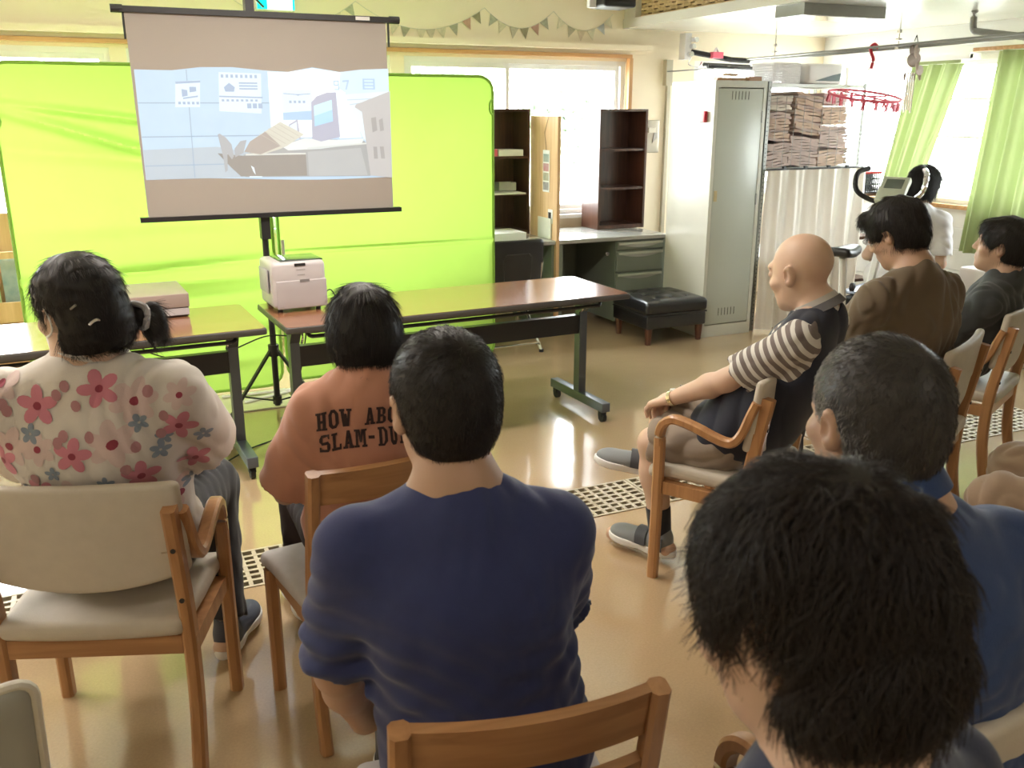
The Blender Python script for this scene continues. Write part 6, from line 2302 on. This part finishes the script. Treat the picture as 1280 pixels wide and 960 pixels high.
# vest and striped sleeves share the torso shape
J4, B4 = b4['J'], b4['B']
for part_ in ('shirt', 'vest'):
    sL, sR, nb, ch, pe = b4['shL'], b4['shR'], J4['neck'], J4['chest'], J4['pelvis']
    G = Field(*bounds([sL, sR, b4['elL'], b4['elR'], pe, ch, nb], .17), .005)
    T_ = .010 if part_ == 'shirt' else .018
    G.op(ell_p(pe + [0, -.0, .04], (.170 * B4 + T_, .135 * B4 + T_, .13)), .05)
    G.op(ell_p((pe + ch) / 2 + [0, .015, 0], (.155 * B4 + T_, .130 * B4 + T_, .17)), .06)
    G.op(ell_p(ch + [0, 0, .02], (.155 * B4 + T_, .110 * B4 + T_, .17)), .06)
    sw = .012 if part_ == 'shirt' else .045
    G.op(seg_p(sL + [sw, 0, -.005], sR - [sw, 0, .005], .048 + T_, .048 + T_), .05)
    for S in (sL, sR):
        G.op(seg_p(nb * .55 + S * .45 + [0, 0, -.012], nb + [0, 0, -.022], .045 + T_, .054 + T_), .05)
    nd = _n(b4['hp'](0, -.02, -.05) - nb)
    if part_ == 'shirt':
        for S, E in ((sL, b4['elL']), (sR, b4['elR'])):
            u = _n(E - S)
            L = .275 * .80
            G.op(seg_p(S, S + u * (L + .05), .060, .066, cut=[(S + u * L, u)]), .035)
            G.op(seg_p(S + u * (L - .03), S + u * (L + .05), .054, .057), .004, 's')
        G.cut((0, 0, .52), (0, 0, -1))
        G.op(seg_p(nb + nd * .03, nb + nd * .16, .062, .09), .008, 's')
        G.disp(wrinkles(42, .003, .07))
    else:
        for S, E, sx in ((sL, b4['elL'], -1), (sR, b4['elR'], 1)):
            G.op(ell_p(S + [sx * .045, 0, -.035], (.062, .12, .105)), .012, 's')
        G.cut((0, 0, .41), (0, 0, -1))
        G.op(seg_p(nb + nd * .012, nb + nd * .16, .070, .10), .008, 's')
        G.disp(wrinkles(43, .003, .12, (1, 1, .5)))
    V, Q = G.mesh()
    ax = _n(b4['elL'] - sL)
    mesh_obj(part_, V, Q, stripes('striped_polo_cloth', (.62, .60, .56), (.18, .15, .14), ax, 34) if part_ == 'shirt' else M['navy'], b4['body'])
nd = _n(b4['hp'](0, -.02, -.05) - J4['neck'])
a1 = _n(np.cross(nd, [1, 0, 0]))
b1 = np.cross(nd, a1)
for rr_, h0, h1, mm, nm in ((.066, .0, .030, mat('pale_polo_collar', (.50, .48, .45), .8), 'collar'), (.076, -.014, .012, mat('grey_collar_edge', (.14, .14, .15), .8), 'collar_fold')):
    MB().sheet(lambda u, v: tuple(J4['neck'] + (a1 * math.cos(2 * math.pi * u) + b1 * math.sin(2 * math.pi * u)) * (rr_ + .010 * (1 - v)) + nd * (.016 + h0 + (h1 - h0) * v)), 36, 3, .005).build(nm, mm, b4['body'])
# watch, socks, shoes
wl, el = b4['wrL'], b4['elL']
u = _n(wl - el)
a1 = _n(np.cross(u, [0, 0, 1]))
b1 = np.cross(u, a1)
cw = wl - u * .012
wa = MB().sheet(lambda q, v: tuple(cw + (a1 * math.cos(2 * math.pi * q) * .031 + b1 * math.sin(2 * math.pi * q) * .027) + u * (v - .5) * .014), 30, 2, .003).build('watch', mat('gold_steel_watch', (.70, .60, .38), .25, metal=.9), b4['body'])
bt_ = a1 * -.0 + b1
MB().lathe([(.001, .003), (.013, .003), (.014, -.003)], (0, 0, 0), 16, 'Z').build('watch_face', mat('pale_watch_face', (.7, .68, .6), .2), wa, loc=tuple(cw + np.array([0, 0, 1.0]) * .029))
M['sock'] = fabric('dark_navy_sock', (.012, .013, .020))
M['grey_shoe_cloth'] = fabric('grey_mesh_shoe_cloth', (.21, .23, .24), .7)
M['grey_strap'] = fabric('dark_grey_shoe_strap', (.055, .06, .07), .7)
for K, A, T in ((J4['kneeL'], J4['ankL'], J4['toeL']), (J4['kneeR'], J4['ankR'], J4['toeR'])):
    u = _n(K - A)
    F = Field(*bounds([A, A + u * .14], .07), .0045)
    F.op(seg_p(A - u * .02, A + u * .16, .040, .047, cut=[(A + u * .115, u)]), .01)
    V, Q = F.mesh()
    mesh_obj('sock', V, Q, M['sock'], b4['body'])
make_shoe(b4['body'], J4['ankL'], J4['toeL'], dict(mat=M['grey_shoe_cloth'], sole=M['white_sole'], strap=M['grey_strap']))
make_shoe(b4['body'], J4['ankR'], J4['toeR'], dict(mat=M['grey_shoe_cloth'], sole=M['white_sole'], strap=M['grey_strap'], free=True))

# ------------------------------------------------------------ 5. man in the brown shirt
M['brown'] = fabric('brown_shirt_cloth', (.135, .098, .060), .85)
b5 = person('man in a brown shirt with his head bent down and to the left', (2.78, 2.50, 0), rad(4), M['skin_m'],
            dict(headw=(2.655, 2.43, 1.165), hyaw=14, hpitch=30, hroll=0, nback=.085, shw=.180, bulk=1.10, ehL=(-.5, -.2, -1), ehR=(.5, -.2, -1)),
            dict(mat=M['brown'], sleeve=.90, flare=.020, fit=.018, hem=.42, neck_r=.060, wr=[wrinkles(51, .007, .10, (1.3, 1, .3), ridge=False), wrinkles(52, .0045, .08, (1.2, 1, .4))], collar=M['brown']),
            dict(mat=fabric('navy_trouser', (.03, .035, .05))),
            dict(mat=HK, smat=M['hair_b'], t=.013, strands=9000, len=.026, lift=.22, mess=.5, nape=-.070, seed=12, rad=.00055, amp=.004, wl=.05, add=[('u', (0, .062, .090), (.060, .040, .030), .02)]),
            dict(mat=mat('brown_shoe', (.06, .04, .03), .5), sole=M['white_sole']))
face_bits(b5)

# ------------------------------------------------------------ 6. man in charcoal at the right edge
M['charcoal'] = fabric('charcoal_tshirt_cloth', (.038, .043, .045), .85)
b6 = person('man in a charcoal T-shirt looking left with his chin raised at the picture edge', (3.53, 2.87, 0), rad(22), M['skin_m'],
            dict(headw=(3.56, 2.68, 1.035), hyaw=12, hpitch=-6, nback=.03, ndrop=.12, pelvis=(0, -.02, .49), shw=.17, bulk=1.05),
            dict(mat=M['charcoal'], sleeve=.80, flare=.012, fit=.016, hem=.42, wr=[wrinkles(61, .004, .10)], collar=M['charcoal']),
            dict(mat=M['black_trouser']),
            dict(mat=HK, smat=M['hair_s'], t=.012, strands=8000, len=.028, lift=.16, mess=.35, nape=-.080, seed=14, rad=.00055, add=[('u', (0, .060, .075), (.062, .035, .035), .02)], face=((0, .125, -.035), (.082, .085, .090))),
            dict(mat=mat('black_shoe', (.03, .03, .03), .6), sole=M['white_sole']))
face_bits(b6)

# ------------------------------------------------------------ 7. grey-haired man in a blue polo
M['polo'] = fabric('cobalt_blue_polo_cloth', (.013, .042, .140), .8, sc=60)
b7 = person('grey-haired man in a cobalt blue polo shirt seated at the right', (1.12, .90, 0), rad(-12), M['skin_m'],
            dict(headw=(.985, .90, 1.162), hyaw=6, hpitch=4, shw=.19, bulk=1.20, kneeL=(.0, .30, .50), ankL=(.02, .22, .095), toeL=(.02, .41, .035), kneeR=(.20, .32, .50), ankR=(.22, .26, .095), toeR=(.24, .45, .035), wrL=(.02, .17, .60), wrR=(.18, .17, .60), ehL=(-.5, -.1, -1), ehR=(.5, -.1, -1)),
            dict(mat=M['polo'], sleeve=.80, flare=.014, fit=.016, hem=.42, neck_r=.072, wr=[wrinkles(71, .004, .14, ridge=False), wrinkles(72, .002, .07)], collar=M['polo'], collar_h=.038),
            dict(mat=M['khaki']),
            dict(mat=HG, smat=grad_mat('greying_temple_strand', (.045, .042, .040), (.42, .41, .40), (-.75, .55, -.35), (-.132, -.028, 1.162), .0, .075), t=.006, strands=20000, len=.010, lift=.5, mess=.4, nape=-.066, seed=16, rad=.00045, amp=.001, crown=(.01, -.07, .10), droop=0),
            dict(mat=mat('brown_shoe', (.06, .04, .03), .5), sole=M['white_sole']), vox=.005)
face_bits(b7, M['greybrow_m'])

# ------------------------------------------------------------ 8. dark-haired person nearest to the camera
b8 = person('dark-haired person nearest the camera seen from behind with face turned left', (.56, .50, 0), rad(10), M['skin_l'],
            dict(headw=(.515, .515, 1.180), hyaw=8, hpitch=14, shw=.16, bulk=.98),
            dict(mat=fabric('dark_blue_cloth', (.02, .03, .07)), sleeve=.8, flare=.01, fit=.014, hem=.42, wr=[wrinkles(81, .003, .1)]),
            dict(mat=M['black_trouser']),
            dict(mat=HK, smat=M['hair_b'], t=.009, strands=30000, len=.028, lift=.35, mess=.7, clump=.02, nape=-.092, seed=18, rad=.0005, amp=.005, wl=.05, ears=True, crown=(.0, -.06, .12), add=[('u', (0, -.04, -.035), (.078, .070, .06), .03)]),
            dict(mat=mat('black_shoe', (.03, .03, .03), .6), sole=M['white_sole']))
face_bits(b8)

# ------------------------------------------------------------ 9. person by the window
b9 = person('person with black hair in a white top by the bright right window', (4.93, 4.50, 0), rad(-60), M['skin_l'],
            dict(headw=(5.07, 4.46, 1.12), hyaw=-5, hpitch=12, bulk=.92),
            dict(mat=fabric('white_top_cloth', (.66, .65, .66)), sleeve=.8, flare=.015, fit=.018, hem=.42, wr=[wrinkles(91, .004, .1)]),
            dict(mat=M['black_trouser']),
            dict(mat=HK, smat=M['hair_s'], t=.016, strands=6000, len=.04, lift=.3, mess=.4, nape=-.09, seed=20, rad=.0008, ears=False, add=[('u', (0, -.03, -.045), (.080, .07, .05), .03)]),
            dict(mat=mat('grey_shoe', (.2, .2, .22), .6), sole=M['white_sole']), vox=.008)
face_bits(b9)
stl = thing('stool', 'round black stool carrying the person by the window', 'stool', (4.93, 4.50, 0))
MB().lathe([(.01, .36), (.17, .36), (.18, .375), (.17, .40), (.01, .41)], (0, 0, 0), 24).build('seat', M['leather'], stl)
for k in range(4):
    a = k * math.pi / 2 + .4
    MB().tube([(.10 * math.cos(a), .10 * math.sin(a), .36), (.17 * math.cos(a), .17 * math.sin(a), 0)], .012, 8).build('leg', M['chrome'], stl)

# ------------------------------------------------------------ 10. person in khaki trousers cut off by the right edge
b10 = person('person in khaki trousers whose knees enter the picture from the right', (2.66, 1.36, 0), rad(28), M['skin_m'],
             dict(bulk=1.1, kneeL=(-.16, .40, .49), kneeR=(.12, .40, .50), ankL=(-.16, .33, .095), toeL=(-.18, .52, .035)),
             dict(mat=fabric('grey_shirt_cloth', (.18, .18, .17)), sleeve=.8, fit=.016, hem=.42, wr=[wrinkles(95, .003, .1)]),
             dict(mat=fabric('tan_trouser_cloth', (.30, .21, .14)), fit=.018, wr=[wrinkles(96, .005, .09)]),
             dict(mat=HK, smat=M['hair_s'], t=.012, strands=1500, len=.03, seed=22),
             dict(mat=mat('grey_shoe', (.2, .2, .22), .6), sole=M['white_sole']), vox=.007)
face_bits(b10)
